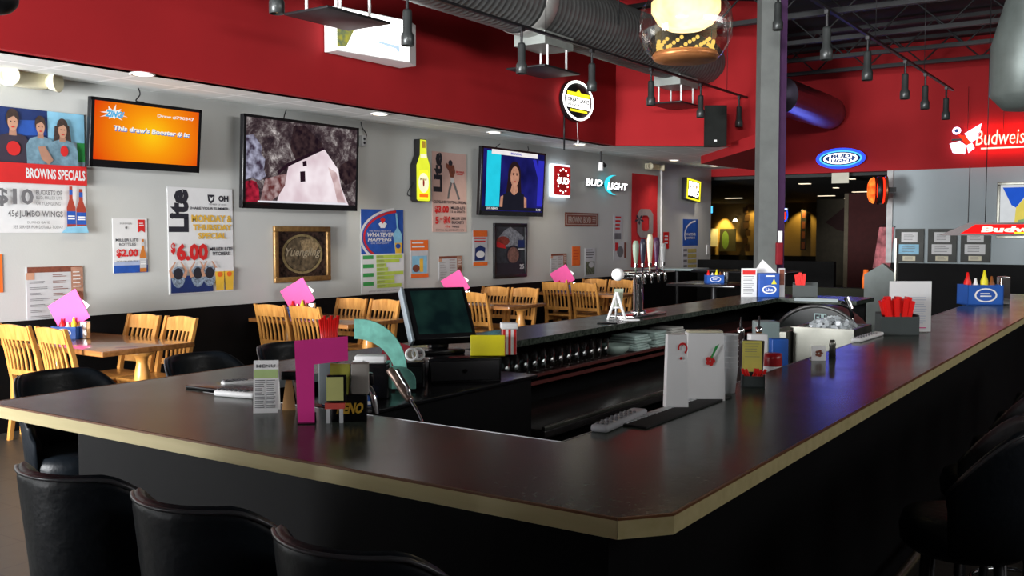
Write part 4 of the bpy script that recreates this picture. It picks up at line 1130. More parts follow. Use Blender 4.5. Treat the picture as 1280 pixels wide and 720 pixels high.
# 6 framed round picture
c, wd, ht = wall_rect(341, 283, 411, 352, 0.004); M = frame_m(c, (0, 1, 0), (0, 0, 1))
t = thing('picture_frame', 'square gilt framed dark picture with round emblem above the second table', 'framed picture', M=M)
GF = mat('gilt_frame', (0.30, 0.17, 0.06), 0.35, 0.5, var=0.3, scale=20); b = MB(); fw = 0.055
for (x0, x1, y0, y1) in ((-wd / 2, wd / 2, ht / 2 - fw, ht / 2), (-wd / 2, wd / 2, -ht / 2, -ht / 2 + fw), (-wd / 2, -wd / 2 + fw, -ht / 2 + fw, ht / 2 - fw), (wd / 2 - fw, wd / 2, -ht / 2 + fw, ht / 2 - fw)): b.box(x0, x1, y0, y1, 0, 0.035, GF, 0.008)
b.build('frame', t)
s = Sign(wd - 2 * fw, ht - 2 * fw, 0.012, mat('dark_print', (0.035, 0.02, 0.015), 0.25, var=0.8, scale=25)); s.ring(0.5, 0.5, 0.42, 0.44, 0.05, 0.05, mat('bronze_print', (0.22, 0.17, 0.08), 0.4, var=0.4, scale=30))
s.ell(0.5, 0.5, 0.36, 0.38, mat('sepia_print', (0.10, 0.075, 0.045), 0.4, var=0.8, scale=22)); s.poly([(0.45, 0.2), (0.7, 0.15), (0.85, 0.3), (0.75, 0.5), (0.5, 0.42)], mat('eagle_print', (0.3, 0.22, 0.12), 0.4, var=0.5, scale=40))
s.text('Yuengling', 0.10, 0.36, 0.84, 0.60, mat('script_print', (0.36, 0.31, 0.22), 0.4), 0.01, 0.08); s.build('print', t)
# 7 tall blue schedule poster
s = wall_sign(451, 262, 504, 366, PAPER)
s.rect(0, 0, 1, 0.53, BLUEI); s.ring(0.95, 0.33, 0.98, 0.36, 0.05, 0.03, PAPER, 30, 100, 220); s.ring(0.98, 0.33, 0.93, 0.33, 0.04, 0.03, REDI, 30, 100, 220)
s.poly([(0.40, 0.17), (0.5, 0.13), (0.6, 0.17), (0.55, 0.22), (0.45, 0.22)], WHITE); s.poly([(0.44, 0.12), (0.5, 0.09), (0.57, 0.12), (0.5, 0.17)], REDI); s.text('THE PERFECT BEER FOR', 0.18, 0.25, 0.7, 0.265, PAPER, 0); s.text('WHATEVER', 0.12, 0.275, 0.76, 0.325, PAPER, 0.03, 0.03); s.text('HAPPENS', 0.15, 0.335, 0.70, 0.38, PAPER, 0.03, 0.03); s.text('ON GAMEDAY', 0.22, 0.395, 0.64, 0.41, PAPER, 0)
s.poly([(0.80, 0.04), (0.84, 0.04), (0.87, 0.22), (0.96, 0.30), (0.94, 0.56), (0.80, 0.56), (0.74, 0.30), (0.83, 0.22)], SKYI); s.poly([(0.78, 0.40), (0.96, 0.40), (0.93, 0.58), (0.80, 0.58)], BEERI); s.ell(0.86, 0.44, 0.06, 0.03, BLUEI)
s.rect(0, 0.53, 1, 1, PAPER)
for i in range(4): s.rect(0.03, 0.545 + i * 0.105, 0.27, 0.59 + i * 0.105, GREENI)
for i in range(8): s.rect(0.33, 0.545 + i * 0.05, (0.95, 0.88, 0.55, 0.60, 0.97, 0.75, 0.75, 0.92)[i], 0.588 + i * 0.05, LIMEI); s.lines(0.35, 0.556 + i * 0.05, 0.53, 0.58 + i * 0.05, 2, INKG, 0.35)
s.text('SUPPORT YOUR CLEVELAND FOOTBALL TEAM', 0.14, 0.965, 0.96, 0.98, INKG, 0)
fin(s, 'wall_poster', 'tall blue poster with yellow and green schedule right of the largest screen', 'poster')
# 8 bottle shaped light
c, wd, ht = wall_rect(520, 174, 538, 252, 0.11); M = frame_m(c, (0, 1, 0), (0, 0, 1))
t = thing('bottle_light', 'yellow glowing bottle shaped light sign on the wall', 'light sign', M=M)
def bpoly(w_, h_): return [(-w_ * .22, h_ / 2), (w_ * .22, h_ / 2), (w_ * .25, h_ * .25), (w_ * .5, h_ * .08), (w_ * .5, -h_ / 2 + .02), (w_ * .4, -h_ / 2), (-w_ * .4, -h_ / 2), (-w_ * .5, -h_ / 2 + .02), (-w_ * .5, h_ * .08), (-w_ * .25, h_ * .25)]
b = MB(); b.prism(bpoly(wd, ht), -0.09, 0.0, BLACKM); b.build('housing', t)
s = Sign(wd, ht, 0.0, None); s.prism(bpoly(wd * 0.93, ht * 0.98), 0.0, 0.004, emit('lamp_lime', (0.72, 0.78, 0.04), 1.2)); s.t = 0.004
s.poly([(0.5 - .3, .5), (.5 + .3, .5), (.5 + .36, .96), (.5 - .36, .96)], E_YEL); s.ell(0.5, 0.70, 0.36, 0.16, emit('lamp_cream', (0.95, 0.92, 0.6), 1.1)); s.ell(0.5, 0.70, 0.06, 0.06, REDI); s.text('Miller', 0.26, 0.62, 0.74, 0.66, GOLDI, 0.02); s.rect(0.28, 0.24, 0.72, 0.30, MATS['lamp_cream']); s.rect(0.2, 0.88, 0.8, 0.93, E_ORANGE); s.rect(0.37, 0.03, 0.63, 0.14, GOLDI)
s.build('lit_face', t)
hose([c + Vector((-0.05, -wd * .5, -ht * .2)), c + Vector((-0.08, -wd * .75, -ht * .38)), c + Vector((-0.08, -wd * .4, -ht * .42))], 0.006, BLACKM, 'power_cord', None, None, None)
o = bpy.data.objects['power_cord']; o.parent = t; o.matrix_parent_inverse = M.inverted()
# 9 football poster
s = wall_sign(540, 191, 583, 290, PINKP)
s.text('Lite', 0.03, 0.01, 0.28, 0.5, INK, 0.05, rot=True)
s.ell(0.52, 0.13, 0.06, 0.04, INK); s.poly([(0.40, 0.13), (0.5, 0.16), (0.62, 0.15), (0.66, 0.24), (0.60, 0.32), (0.52, 0.31), (0.46, 0.22), (0.38, 0.18)], BROWNI); s.poly([(0.52, 0.31), (0.62, 0.31), (0.62, 0.38), (0.52, 0.38)], PAPERG)
s.poly([(0.52, 0.37), (0.57, 0.38), (0.50, 0.50), (0.47, 0.58), (0.42, 0.58), (0.46, 0.46)], INKG); s.poly([(0.58, 0.38), (0.64, 0.37), (0.74, 0.50), (0.80, 0.58), (0.74, 0.59), (0.68, 0.50)], INKG)
s.text('BROWNS', 0.68, 0.22, 0.92, 0.25, REDI, 0.02); s.lines(0.7, 0.26, 0.9, 0.28, 1, REDI); s.text('CLEVELAND FOOTBALL SPECIAL', 0.03, 0.605, 0.97, 0.64, INK, 0.02)
s.text('$3.00', 0.06, 0.67, 0.46, 0.77, REDI, 0.05); s.text('MILLER LITE', 0.52, 0.675, 0.94, 0.71, INK, 0.02); s.text('16 oz. DRAFTS', 0.52, 0.725, 0.94, 0.755, INK, 0.02)
s.text('5', 0.07, 0.81, 0.17, 0.90, REDI, 0.05); s.text('for', 0.20, 0.82, 0.28, 0.85, REDI, 0.02); s.text('$10', 0.30, 0.80, 0.50, 0.90, REDI, 0.05); s.text('MILLER LITE', 0.54, 0.81, 0.95, 0.845, INK, 0.02); s.text('BUCKETS', 0.54, 0.86, 0.90, 0.895, INK, 0.02)
s.text('45\u00a2', 0.34, 0.915, 0.48, 0.95, REDI, 0.02); s.text('WINGS', 0.54, 0.92, 0.76, 0.945, INK, 0.02); s.text('DURING ALL GAMES AT HOME', 0.08, 0.965, 0.9, 0.985, INK, 0)
fin(s, 'wall_poster', 'pinkish football poster with red prices beside the bottle light', 'poster')
# small flyers
s = wall_sign(513, 300, 535, 347, PAPERG); s.rect(0, 0, 1, 0.28, ORANGEI); s.lines(0.08, 0.05, 0.92, 0.26, 2, PAPER, 0.4); s.rect(0.08, 0.42, 0.92, 0.88, SKYI); s.rect(0.5, 0.5, 0.7, 0.85, BEERI); s.ell(0.3, 0.75, 0.2, 0.1, BROWNI); s.rect(0, 0.9, 1, 1, ORANGEI)
fin(s, 'promo_flyer', 'small flyer with orange heading and yellow glass, below the bottle light', 'flyer')
s = wall_sign(548, 320, 577, 350, PAPERG); menu(s); fin(s, 'menu_flyer', 'brown and white menu sheet behind the pink flyer of the third table', 'flyer')
s = wall_sign(591, 288, 609, 332, PAPERG); s.rect(0, 0, 1, 0.18, ORANGEI); s.lines(0.1, 0.2, 0.9, 0.38, 2, REDI, 0.5); s.poly([(0.15, 0.5), (0.5, 0.42), (0.85, 0.5), (0.8, 0.86), (0.1, 0.86)], NAVYI); s.ell(0.5, 0.68, 0.3, 0.1, PAPER); s.rect(0, 0.9, 1, 1, ORANGEI)
fin(s, 'promo_flyer', 'small flyer with orange bands just left of the black framed poster', 'flyer')
# black framed poster
c, wd, ht = wall_rect(616, 279, 657, 347, 0.004); M = frame_m(c, (0, 1, 0), (0, 0, 1))
t = thing('framed_poster', 'tall black framed poster under the newsreader screen', 'framed picture', M=M); b = MB(); fw = 0.05
for (x0, x1, y0, y1) in ((-wd / 2, wd / 2, ht / 2 - fw, ht / 2), (-wd / 2, wd / 2, -ht / 2, -ht / 2 + fw), (-wd / 2, -wd / 2 + fw, -ht / 2 + fw, ht / 2 - fw), (wd / 2 - fw, wd / 2, -ht / 2 + fw, ht / 2 - fw)): b.box(x0, x1, y0, y1, 0, 0.03, BLACKM, 0.006)
b.build('frame', t); s = Sign(wd - 2 * fw, ht - 2 * fw, 0.012, mat('night_print', (0.03, 0.035, 0.045), 0.3, var=0.5, scale=20))
s.poly([(0.1, 0.22), (0.3, 0.08), (0.5, 0.0), (0.75, 0.1), (0.98, 0.22), (0.9, 0.42), (0.2, 0.42)], mat('mountain_print', (0.28, 0.3, 0.33), 0.5, var=0.5, scale=25)); s.ell(0.25, 0.3, 0.22, 0.1, mat('roast_print', (0.3, 0.05, 0.03), 0.5, var=0.4, scale=30)); s.ell(0.6, 0.6, 0.24, 0.2, mat('wheel_print', (0.2, 0.10, 0.08), 0.5, var=0.5, scale=30)); s.ring(0.6, 0.6, 0.25, 0.21, 0.05, 0.04, INK)
s.rect(0.76, 0.28, 1.0, 0.44, NAVYI); s.rect(0.76, 0.46, 1.0, 0.49, PAPERG); s.rect(0, 0.76, 1, 1, INK); s.poly([(0.02, 0.3), (0.3, 0.38), (0.35, 0.46), (0.02, 0.42)], REDI); s.text('25', 0.82, 0.80, 0.98, 0.9, PAPERG, 0.03)
s.build('print', t)
# clock sign
c, wd, ht = wall_rect(694, 208, 713, 244, 0.10); M = frame_m(c, (0, 1, 0), (0, 0, 1))
t = thing('lit_clock', 'small red backlit clock sign with white glow', 'light sign', M=M)
b = MB(); b.box(-wd / 2 - 0.03, wd / 2 + 0.03, -ht / 2 - 0.03, ht / 2 + 0.03, -0.085, -0.02, E_COOL, 0.01); b.build('halo_case', t)
s = Sign(wd, ht, 0.0, None); s.box(-wd / 2, wd / 2, -ht / 2, ht / 2, -0.02, 0.0, emit('clock_red', (0.42, 0.012, 0.015), 1.0))
s.ell(0.5, 0.5, 0.3, 0.35, emit('clock_darkred', (0.22, 0.01, 0.01), 1.0))
for i in range(12): a = PI * i / 6; s.ell(0.5 + 0.36 * math.cos(a), 0.5 + 0.4 * math.sin(a), 0.05, 0.035, E_WHITE, 8)
s.text('BUD', 0.14, 0.38, 0.88, 0.62, E_WHITE, 0.06, 0.0); s.build('clock_face', t)
# moon neon
c, wd, ht = wall_rect(731, 218, 784, 243, 0.10); M = frame_m(c, (0, 1, 0), (0, 0, 1))
t = thing('neon_sign', 'neon sign with white lettering and pale blue crescent', 'neon sign', M=M)
s = Sign(wd, ht, 0.0, None); s.text('BUD', -0.01, 0.28, 0.40, 0.68, BLACKM, 0.09, 0.05); s.text('LIGHT', 0.48, 0.36, 0.99, 0.78, BLACKM, 0.09, 0.05); s.text('BUD', 0.01, 0.30, 0.38, 0.64, E_WHITE, 0.03, 0.05, depth=0.01); s.text('LIGHT', 0.50, 0.38, 0.97, 0.74, E_WHITE, 0.03, 0.05, depth=0.01); s.build('lettering', t)
s = Sign(wd, ht, 0.004, None)
n = 24; o_, i_ = [], []
for k in range(n + 1):
    a = math.radians(75 + 210 * k / n); th_ = math.sin(PI * k / n)
    o_.append((*s.P(0.66 + 0.235 * math.cos(a), 0.5 - 0.5 * math.sin(a)), 0.012)); i_.append((*s.P(0.68 + 0.235 * math.cos(a) * (1 - 0.42 * th_), 0.5 - 0.5 * math.sin(a) * (1 - 0.22 * th_)), 0.012))
s.add(o_ + i_, [(k, k + 1, n + 2 + k, n + 1 + k) for k in range(n)], E_CYAN); s.build('crescent', t)
b = MB(); b.box(-wd * .45, wd * .45, -0.01, 0.01, -0.03, -0.012, BLACKM); b.box(-0.02, 0.02, -0.02, 0.02, -0.1, -0.03, BLACKM); b.build('backing_bar', t)
# brown street sign
s = wall_sign(706, 266, 747, 283, BROWNI, 0.004, 0.006); s.rect(0.03, 0.12, 0.97, 0.88, mat('sign_cream', (0.45, 0.38, 0.33), 0.5)); s.rect(0.05, 0.17, 0.95, 0.83, BROWNI); s.text('BROWNS BLVD', 0.09, 0.28, 0.78, 0.76, MATS['sign_cream'], 0.03); s.lines(0.82, 0.3, 0.93, 0.75, 3, MATS['sign_cream'], 0.5, 0.1)
fin(s, 'street_sign', 'brown street name sign below the moon neon', 'sign')
s = wall_sign(688, 317, 708, 344, PAPERG); menu(s); fin(s, 'menu_flyer', 'brown and white menu sheet left of the orange sheet', 'flyer')
s = wall_sign(715, 308, 725, 332, ORANGEI); s.lines(0.15, 0.2, 0.85, 0.8, 4, REDI, 0.2); fin(s, 'paper_sheet', 'small orange paper sheet below the brown street sign', 'paper')
s = wall_sign(731, 310, 744, 345, PAPERG); s.lines(0.1, 0.05, 0.9, 0.4, 4, INKG); s.rect(0.08, 0.48, 0.92, 0.95, mat('photo_green', (0.14, 0.16, 0.10), 0.6, var=0.7, scale=30)); s.ell(0.6, 0.6, 0.25, 0.1, PAPERG); fin(s, 'photo_flyer', 'narrow grey flyer with a photo right of the small orange sheet', 'flyer')
s = wall_sign(767, 269, 777, 300, PAPERG); s.lines(0.2, 0.05, 0.9, 0.65, 4, REDI, 0.5); s.rect(0.1, 0.72, 0.9, 0.97, INKG); fin(s, 'photo_flyer', 'narrow upper flyer just left of the red banner', 'flyer')
s = wall_sign(767, 302, 783, 325, PAPERG); s.rect(0.1, 0.05, 0.35, 0.5, REDI); s.ell(0.5, 0.55, 0.25, 0.3, INKG); s.rect(0.8, 0.05, 0.97, 0.9, BROWNI); fin(s, 'photo_flyer', 'small lower flyer just left of the red banner', 'flyer')
# red cloth banner
c, wd, ht = wall_rect(789, 218, 822, 333, 0.03); M = frame_m(c, (0, 1, 0), (0, 0, 1))
t = thing('cloth_banner', 'long red cloth banner with grey block letter O', 'banner', M=M)
b = MB(); nx, ny = 14, 24; vs = []
for j in range(ny + 1):
    for i in range(nx + 1):
        u, v = i / nx, j / ny; sag = 0.04 * (4 * u * (1 - u)) * (1 - v) ** 6; vs.append(((u - 0.5) * wd, -ht / 2 + v * ht - sag * 0.5, 0.006 * math.sin(u * 9 + v * 2) + 0.004 * math.sin(v * 8)))
b.add(vs, [(j * (nx + 1) + i, j * (nx + 1) + i + 1, (j + 1) * (nx + 1) + i + 1, (j + 1) * (nx + 1) + i) for j in range(ny) for i in range(nx)], CLOTHRED, True); b.build('cloth', t)
s = Sign(wd, ht, 0.012, None); GO = mat('block_grey', (0.30, 0.25, 0.25), 0.7)
def octo(cx, cy, rx, ry, ch): return [(cx - rx + ch, cy - ry), (cx + rx - ch, cy - ry), (cx + rx, cy - ry + ch * .45), (cx + rx, cy + ry - ch * .45), (cx + rx - ch, cy + ry), (cx - rx + ch, cy + ry), (cx - rx, cy + ry - ch * .45), (cx - rx, cy - ry + ch * .45)]
oo, ii = octo(0.5, 0.53, 0.30, 0.155, 0.12), octo(0.5, 0.53, 0.14, 0.085, 0.06); z = s.z()
s.add([(*s.P(*p), z) for p in oo] + [(*s.P(*p), z) for p in ii], [(k, (k + 1) % 8, 8 + (k + 1) % 8, 8 + k)[::-1] for k in range(8)], GO)
for k in range(5): a = 2 * PI * k / 5 + 0.3; s.poly([(0.27, 0.49), (0.27 + 0.13 * math.cos(a - 0.3), 0.49 + 0.04 * math.sin(a - 0.3)), (0.27 + 0.18 * math.cos(a), 0.49 + 0.06 * math.sin(a)), (0.27 + 0.13 * math.cos(a + 0.3), 0.49 + 0.04 * math.sin(a + 0.3))], INK)
s.build('emblem', t)


# emergency lights
def emergency(x0, y0, x1, y1, label):
    c, wd, ht = wall_rect(x0, y0, x1, y1, 0.06); M = frame_m(c, (0, 1, 0), (0, 0, 1)); t = thing('emergency_light', label, 'emergency light', M=M, group='twin head emergency lights')
    b = MB(); b.box(-wd * 0.3, wd * 0.3, -ht * 0.4, ht * 0.4, -0.055, 0.05, CREAM, 0.012); b.build('battery_box', t)
    for sx in (-1, 1):
        b = MB(); b.M = Matrix.Translation((sx * wd * 0.38, -ht * 0.05, 0.06)) @ Matrix.Rotation(sx * 0.5, 4, 'Y'); b.lathe([(0.0001, -0.05), (ht * 0.3, -0.05), (ht * 0.48, 0.04), (ht * 0.44, 0.045), (ht * 0.3, 0.02), (0.0001, 0.02)], CREAM, n=18); b.build('lamp_head', t)


emergency(-4, 84, 70, 112, 'cream emergency light with two lamp heads at the upper left')
emergency(805, 204, 826, 213, 'small cream emergency light above the red banner')
# conduit, pipes, little things near the corner
b = MB(); c0 = on_x(827, 212, WX + 0.02); c1 = on_x(827, 335, WX + 0.02); b.cyl(c0 - Vector(c0), Vector((0, 0, c1.z - c0.z)), 0.022, mat('pale_pipe', (0.62, 0.6, 0.6), 0.5), n=10); tag(b.build('wall_conduit', None, c0), 'thin pale vertical pipe on the wall right of the red banner', 'pipe')
s = wall_sign(829, 290, 836, 311, REDP); s.lines(0.2, 0.2, 0.8, 0.8, 3, PAPER); fin(s, 'fire_notice', 'small red notice right of the pale wall pipe', 'notice')
cc = on_x(751, 207, WX + 0.25); b = MB(); b.cyl((0, 0, -0.08), (0, 0, 0.05), 0.045, WHITE, 0.035, 14); b.cyl((0, 0, 0.05), (0, 0, CZ - cc.z), 0.012, BLACKM); b.cyl((0.02, 0.03, 0.03), (0.02, 0.1, 0.0), 0.03, BLACKM); tag(b.build('security_camera', None, cc), 'small white camera hanging from the tile ceiling above the moon neon', 'camera')
# yellow/white lit sign near the corner
c, wd, ht = wall_rect(858, 224, 876, 251, 0.14); M = frame_m(c, (0, 1, 0), (0, 0, 1)) @ Matrix.Rotation(-0.08, 4, 'Z')
t = thing('light_box_sign', 'small white lit sign with yellow border near the wall corner', 'light sign', M=M)
b = MB(); b.box(-wd * .5, wd * .5, -ht * .5, ht * .5, -0.1, 0, BLACKM, 0.01); b.build('case', t)
s = Sign(wd * .96, ht * .96, 0.001, None); s.rect(0, 0, 1, 1, E_YEL); s.rect(0.1, 0.09, 0.9, 0.91, BLACKM); s.poly([(0.15, 0.12), (0.85, 0.12), (0.85, 0.5), (0.15, 0.6)], E_WHITE); s.text('MGD', 0.12, 0.52, 0.88, 0.82, E_WHITE, 0.05); s.text('Lite', 0.2, 0.2, 0.8, 0.42, GOLDI, 0.03); s.build('lit_face', t)
s = wall_sign(853, 274, 872, 340, PAPERG); s.rect(0, 0, 1, 0.5, BLUEI); s.ring(0.9, 0.3, 0.8, 0.28, 0.06, 0.03, PAPER, 24, 95, 200); s.text('WHATEVER', 0.2, 0.26, 0.85, 0.31, PAPER, 0.02); s.text('HAPPENS', 0.2, 0.33, 0.8, 0.37, PAPER, 0.02)
for i in range(4): s.rect(0.05, 0.56 + i * 0.1, 0.28, 0.60 + i * 0.1, INKG); s.rect(0.33, 0.56 + i * 0.1, 0.9, 0.63 + i * 0.1, mat('mustard_ink', (0.45, 0.38, 0.12), 0.6))
fin(s, 'wall_poster', 'blue schedule poster near the far wall corner under the lit sign', 'poster')
s = wall_sign(883, 306, 886, 318, WHITE, 0.002, 0.01); fin(s, 'light_switch', 'tiny white switch plate at the far end of the grey wall', 'switch')

# ================================================================== SIGNS ON THE RED BULKHEAD
lb = thing('light_box_sign', 'bright projecting light box sign high on the red bulkhead', 'light sign', (-6.81, 7.4, 3.34))
b = MB(); hh = 0.42
b.M = Matrix(); pr = [(0, -0.55), (0.16, -0.55), (0.30, 0.35), (0.22, 0.55), (0, 0.55)]
b.prism(pr, 0.0, hh, WHITE); b.build('case', lb)
s = Sign(0.91, 0.40, 0.001, None); s.rect(0, 0, 1, 1, emit('lightbox_white', (1, 1, 0.98), 3.5)); s.poly([(0, 0.1), (0.12, 0.15), (0.25, 0.1), (0.22, 0.5), (0.12, 0.9), (0, 0.95)], emit('lightbox_olive', (0.45, 0.42, 0.06), 1.0, (0.15, 0.2, 0.12), 14)); s.poly([(0.55, 0.62), (0.85, 0.66), (0.86, 0.85), (0.8, 0.74), (0.56, 0.68)], emit('lightbox_blue', (0.55, 0.72, 1.0), 1.2))
o = s.build('lit_face', lb); o.matrix_local = frame_m((0.232, -0.10, hh / 2), (0.14, 0.90, 0), (0, 0, 1))
c = on_x(723, 126, -6.72); t = thing('round_sign', 'round lit sign with white ring and yellow bars on the red bulkhead', 'light sign', M=frame_m(c, (0, 1, 0), (0, 0, 1)))
R_ = 0.29
b = MB(); b.lathe([(0.0001, -0.09), (R_ * 1.2, -0.09), (R_ * 1.2, 0.0), (0.0001, 0.0)], BLACKM, n=36, sy=0.78); b.build('case', t)
s = Sign(2 * R_ * 1.42, 2 * R_ * 0.92, 0.002, None); s.ring(0.5, 0.5, 0.5, 0.5, 0.06, 0.06, E_WHITE, 40); s.rect(0.14, 0.30, 0.86, 0.40, E_YEL); s.poly([(0.42, 0.3), (0.5, 0.22), (0.58, 0.3)], E_YEL); s.rect(0.12, 0.41, 0.88, 0.70, E_WHITE); s.text('GREAT LAKES', 0.15, 0.44, 0.85, 0.55, INK, 0.05); s.text('BREWING CO', 0.16, 0.58, 0.84, 0.67, INK, 0.03); s.rect(0.22, 0.73, 0.78, 0.79, E_YEL); s.build('lit_face', t)
b = MB(); b.tube([(0.02, -R_, -0.03), (0.03, -R_ - 0.25, -0.02)], 0.004, WHITE, 5); b.cyl((0.03, -R_ - 0.30, -0.02), (0.03, -R_ - 0.24, -0.02), 0.012, WHITE); b.build('pull_cord', t)
b = MB(); b.tube([(-0.22, -0.1, -0.09), (-0.22, -0.67, -0.09)], 0.012, BLACKM, 6); b.build('power_cord', t)
# loudspeaker on the angled red wall
q = at_depth(892, 158, 13.8); sp = thing('loudspeaker', 'black loudspeaker mounted on the red wall left of the column', 'loudspeaker', q, YAW)
b = MB(); b.prism([(-0.16, -0.12), (0.16, -0.12), (0.11, 0.12), (-0.11, 0.12)], -0.28, 0.28, mat('speaker_black', (0.012, 0.013, 0.012), 0.7, spec=0.2)); b.build('cabinet', sp)
b = MB(); b.box(-0.14, 0.14, -0.135, -0.121, -0.26, 0.26, mat('grille', (0.016, 0.018, 0.017), 0.8, spec=0.15, bump=0.5, bscale=300)); b.build('grille', sp)
b = MB(); b.box(-0.02, 0.02, -0.137, -0.1355, -0.225, -0.2, WHITE); b.build('badge', sp)
b = MB(); b.box(-0.03, 0.03, 0.12, 0.50, -0.05, 0.05, BLACKM); b.build('bracket', sp)

# ================================================================== SIGNS ON THE END WALL
c, wd, ht = end_rect(1020, 185, 1082, 211, FY - 0.12); t = thing('oval_neon', 'blue oval neon sign on the red end wall', 'neon sign', M=frame_m(c, (1, 0, 0), (0, 0, 1)))
b = MB(); b.lathe([(0.0001, -0.10), (wd * .46, -0.10), (wd * .48, -0.01), (0.0001, -0.01)], NAVYI, n=40, sy=ht / wd); b.build('case', t)
s = Sign(wd, ht, 0.0, None); s.ring(0.5, 0.5, 0.5, 0.5, 0.07, 0.12, E_BLUE, 40); s.ring(0.5, 0.5, 0.43, 0.38, 0.035, 0.06, E_SKY, 40); s.ell(0.5, 0.5, 0.35, 0.27, E_WHITE); s.text('BUD', 0.30, 0.30, 0.70, 0.48, BLUEI, 0.06, 0.03); s.text('LIGHT', 0.30, 0.52, 0.72, 0.70, BLUEI, 0.06, 0.03); s.poly([(0.2, 0.42), (0.28, 0.36), (0.27, 0.64), (0.21, 0.56)], BLUEI); s.poly([(0.73, 0.36), (0.8, 0.45), (0.79, 0.56), (0.72, 0.66)], BLUEI); s.build('neon_tubes', t)
l = bpy.data.lights.new('oval_glow', 'AREA'); l.shape = 'ELLIPSE'; l.size = 0.9; l.size_y = 0.38; l.energy = 5; l.color = (0.05, 0.1, 1)
o = bpy.data.objects.new('oval_glow', l); COL.objects.link(o); o.parent = t; o.location = (0, 0, 0.02); o.rotation_euler = (PI, 0, 0)
s = end_sign(1040, 216, 1061, 229, emit('exit_cream', (0.62, 0.60, 0.50), 1.0), FY - 0.03, 0.02); fin(s, 'header_panel', 'small cream lit panel under the blue oval sign', 'panel')
# round red lamp sign on bracket
c = on_y(1097, 238, 17.6); t = thing('round_lamp_sign', 'round glowing red and orange double sign on a wall bracket', 'light sign', c, 0.35)
for dx, sc_ in ((-0.11, 1.0), (0.05, 0.97)):
    b = MB(); b.M = Matrix.Translation((dx, 0, 0)) @ Matrix.Rotation(-PI / 2, 4, 'Y'); b.lathe([(0.0001, 0.06), (0.12, 0.05), (0.19, 0.02), (0.225, -0.03), (0.225, -0.05), (0.0001, -0.05)], E_RED if dx > 0 else emit('amber_dome', (1.0, 0.28, 0.04), 1.6, (1.0, 0.06, 0.01), 7), n=28); b.build('lit_dome', t)
b = MB(); b.M = Matrix.Rotation(-PI / 2, 4, 'Y'); b.lathe([(0.232, 0.02), (0.245, 0.0), (0.245, -0.05), (0.232, -0.07), (0.23, 0.02)], BLACKM, n=28); b.M = Matrix.Translation((0.12, 0, 0)) @ Matrix.Rotation(-PI / 2, 4, 'Y'); b.lathe([(0.23, 0.01), (0.25, 0.0), (0.25, -0.03), (0.1, -0.05), (0.0001, -0.05)], mat('brass_rim', (0.25, 0.10, 0.05), 0.3, 0.7), n=28)
b.build('rim', t); b = MB(); b.box(0.15, 0.30, -0.03, 0.95, -0.03, 0.05, BLACKM); b.build('bracket', t)
# script neon with eagle-like emblem
c, wd, ht = end_rect(1187, 152, 1300, 192, FY - 0.17); t = thing('script_neon', 'red script neon sign with white winged emblem on the end wall', 'neon sign', M=frame_m(c, (1, 0, 0), (0, 0, 1)))
s = Sign(wd, ht, 0.0, None); s.text('Budweiser', 0.30, 0.25, 0.98, 0.72, E_RED, 0.05, 0.02); s.text('Budweiser', 0.30, 0.25, 0.98, 0.72, E_PINKW, 0.0, 0.02); s.rect(0.36, 0.80, 0.95, 0.85, E_PINKW); s.build('script_tubes', t)
s = Sign(wd, ht, 0.0, None)
s.poly([(0.17, 0.32), (0.36, 0.03), (0.33, 0.5), (0.24, 0.62)], emit('neon_lilac', (1, 0.75, 1.0), 2.5)); s.poly([(0.0, 0.62), (0.12, 0.55), (0.2, 0.72), (0.18, 0.98), (0.04, 0.92)], MATS['neon_lilac']); s.ell(0.08, 0.22, 0.05, 0.12, MATS['neon_lilac']); s.ell(0.08, 0.22, 0.025, 0.06, BLUEI); s.poly([(0.1, 0.35), (0.18, 0.4), (0.26, 0.66), (0.2, 0.7)], E_RED); s.poly([(0.2, 0.7), (0.26, 0.62), (0.29, 0.8), (0.22, 0.95)], MATS['neon_lilac'])
s.build('winged_emblem', t); b = MB(); b.box(-wd * .48, wd * .48, -0.015, 0.015, -0.05, -0.03, BLACKM)
for x in (-0.3, 0.1, 0.4): b.box(x * wd - .01, x * wd + .01, -.01, .01, -.15, -.05, BLACKM); b.tube([(x * wd, 0, -0.05), (x * wd, 0.9, -0.05)], 0.004, BLACKM, 5)
b.build('backing_bar', t)
l = bpy.data.lights.new('script_glow', 'AREA'); l.shape = 'RECTANGLE'; l.size = 1.2; l.size_y = 0.4; l.energy = 9; l.color = (1, 0.08, 0.04)
o = bpy.data.objects.new('script_glow', l); COL.objects.link(o); o.parent = t; o.location = (0.2, 0, -0.02)
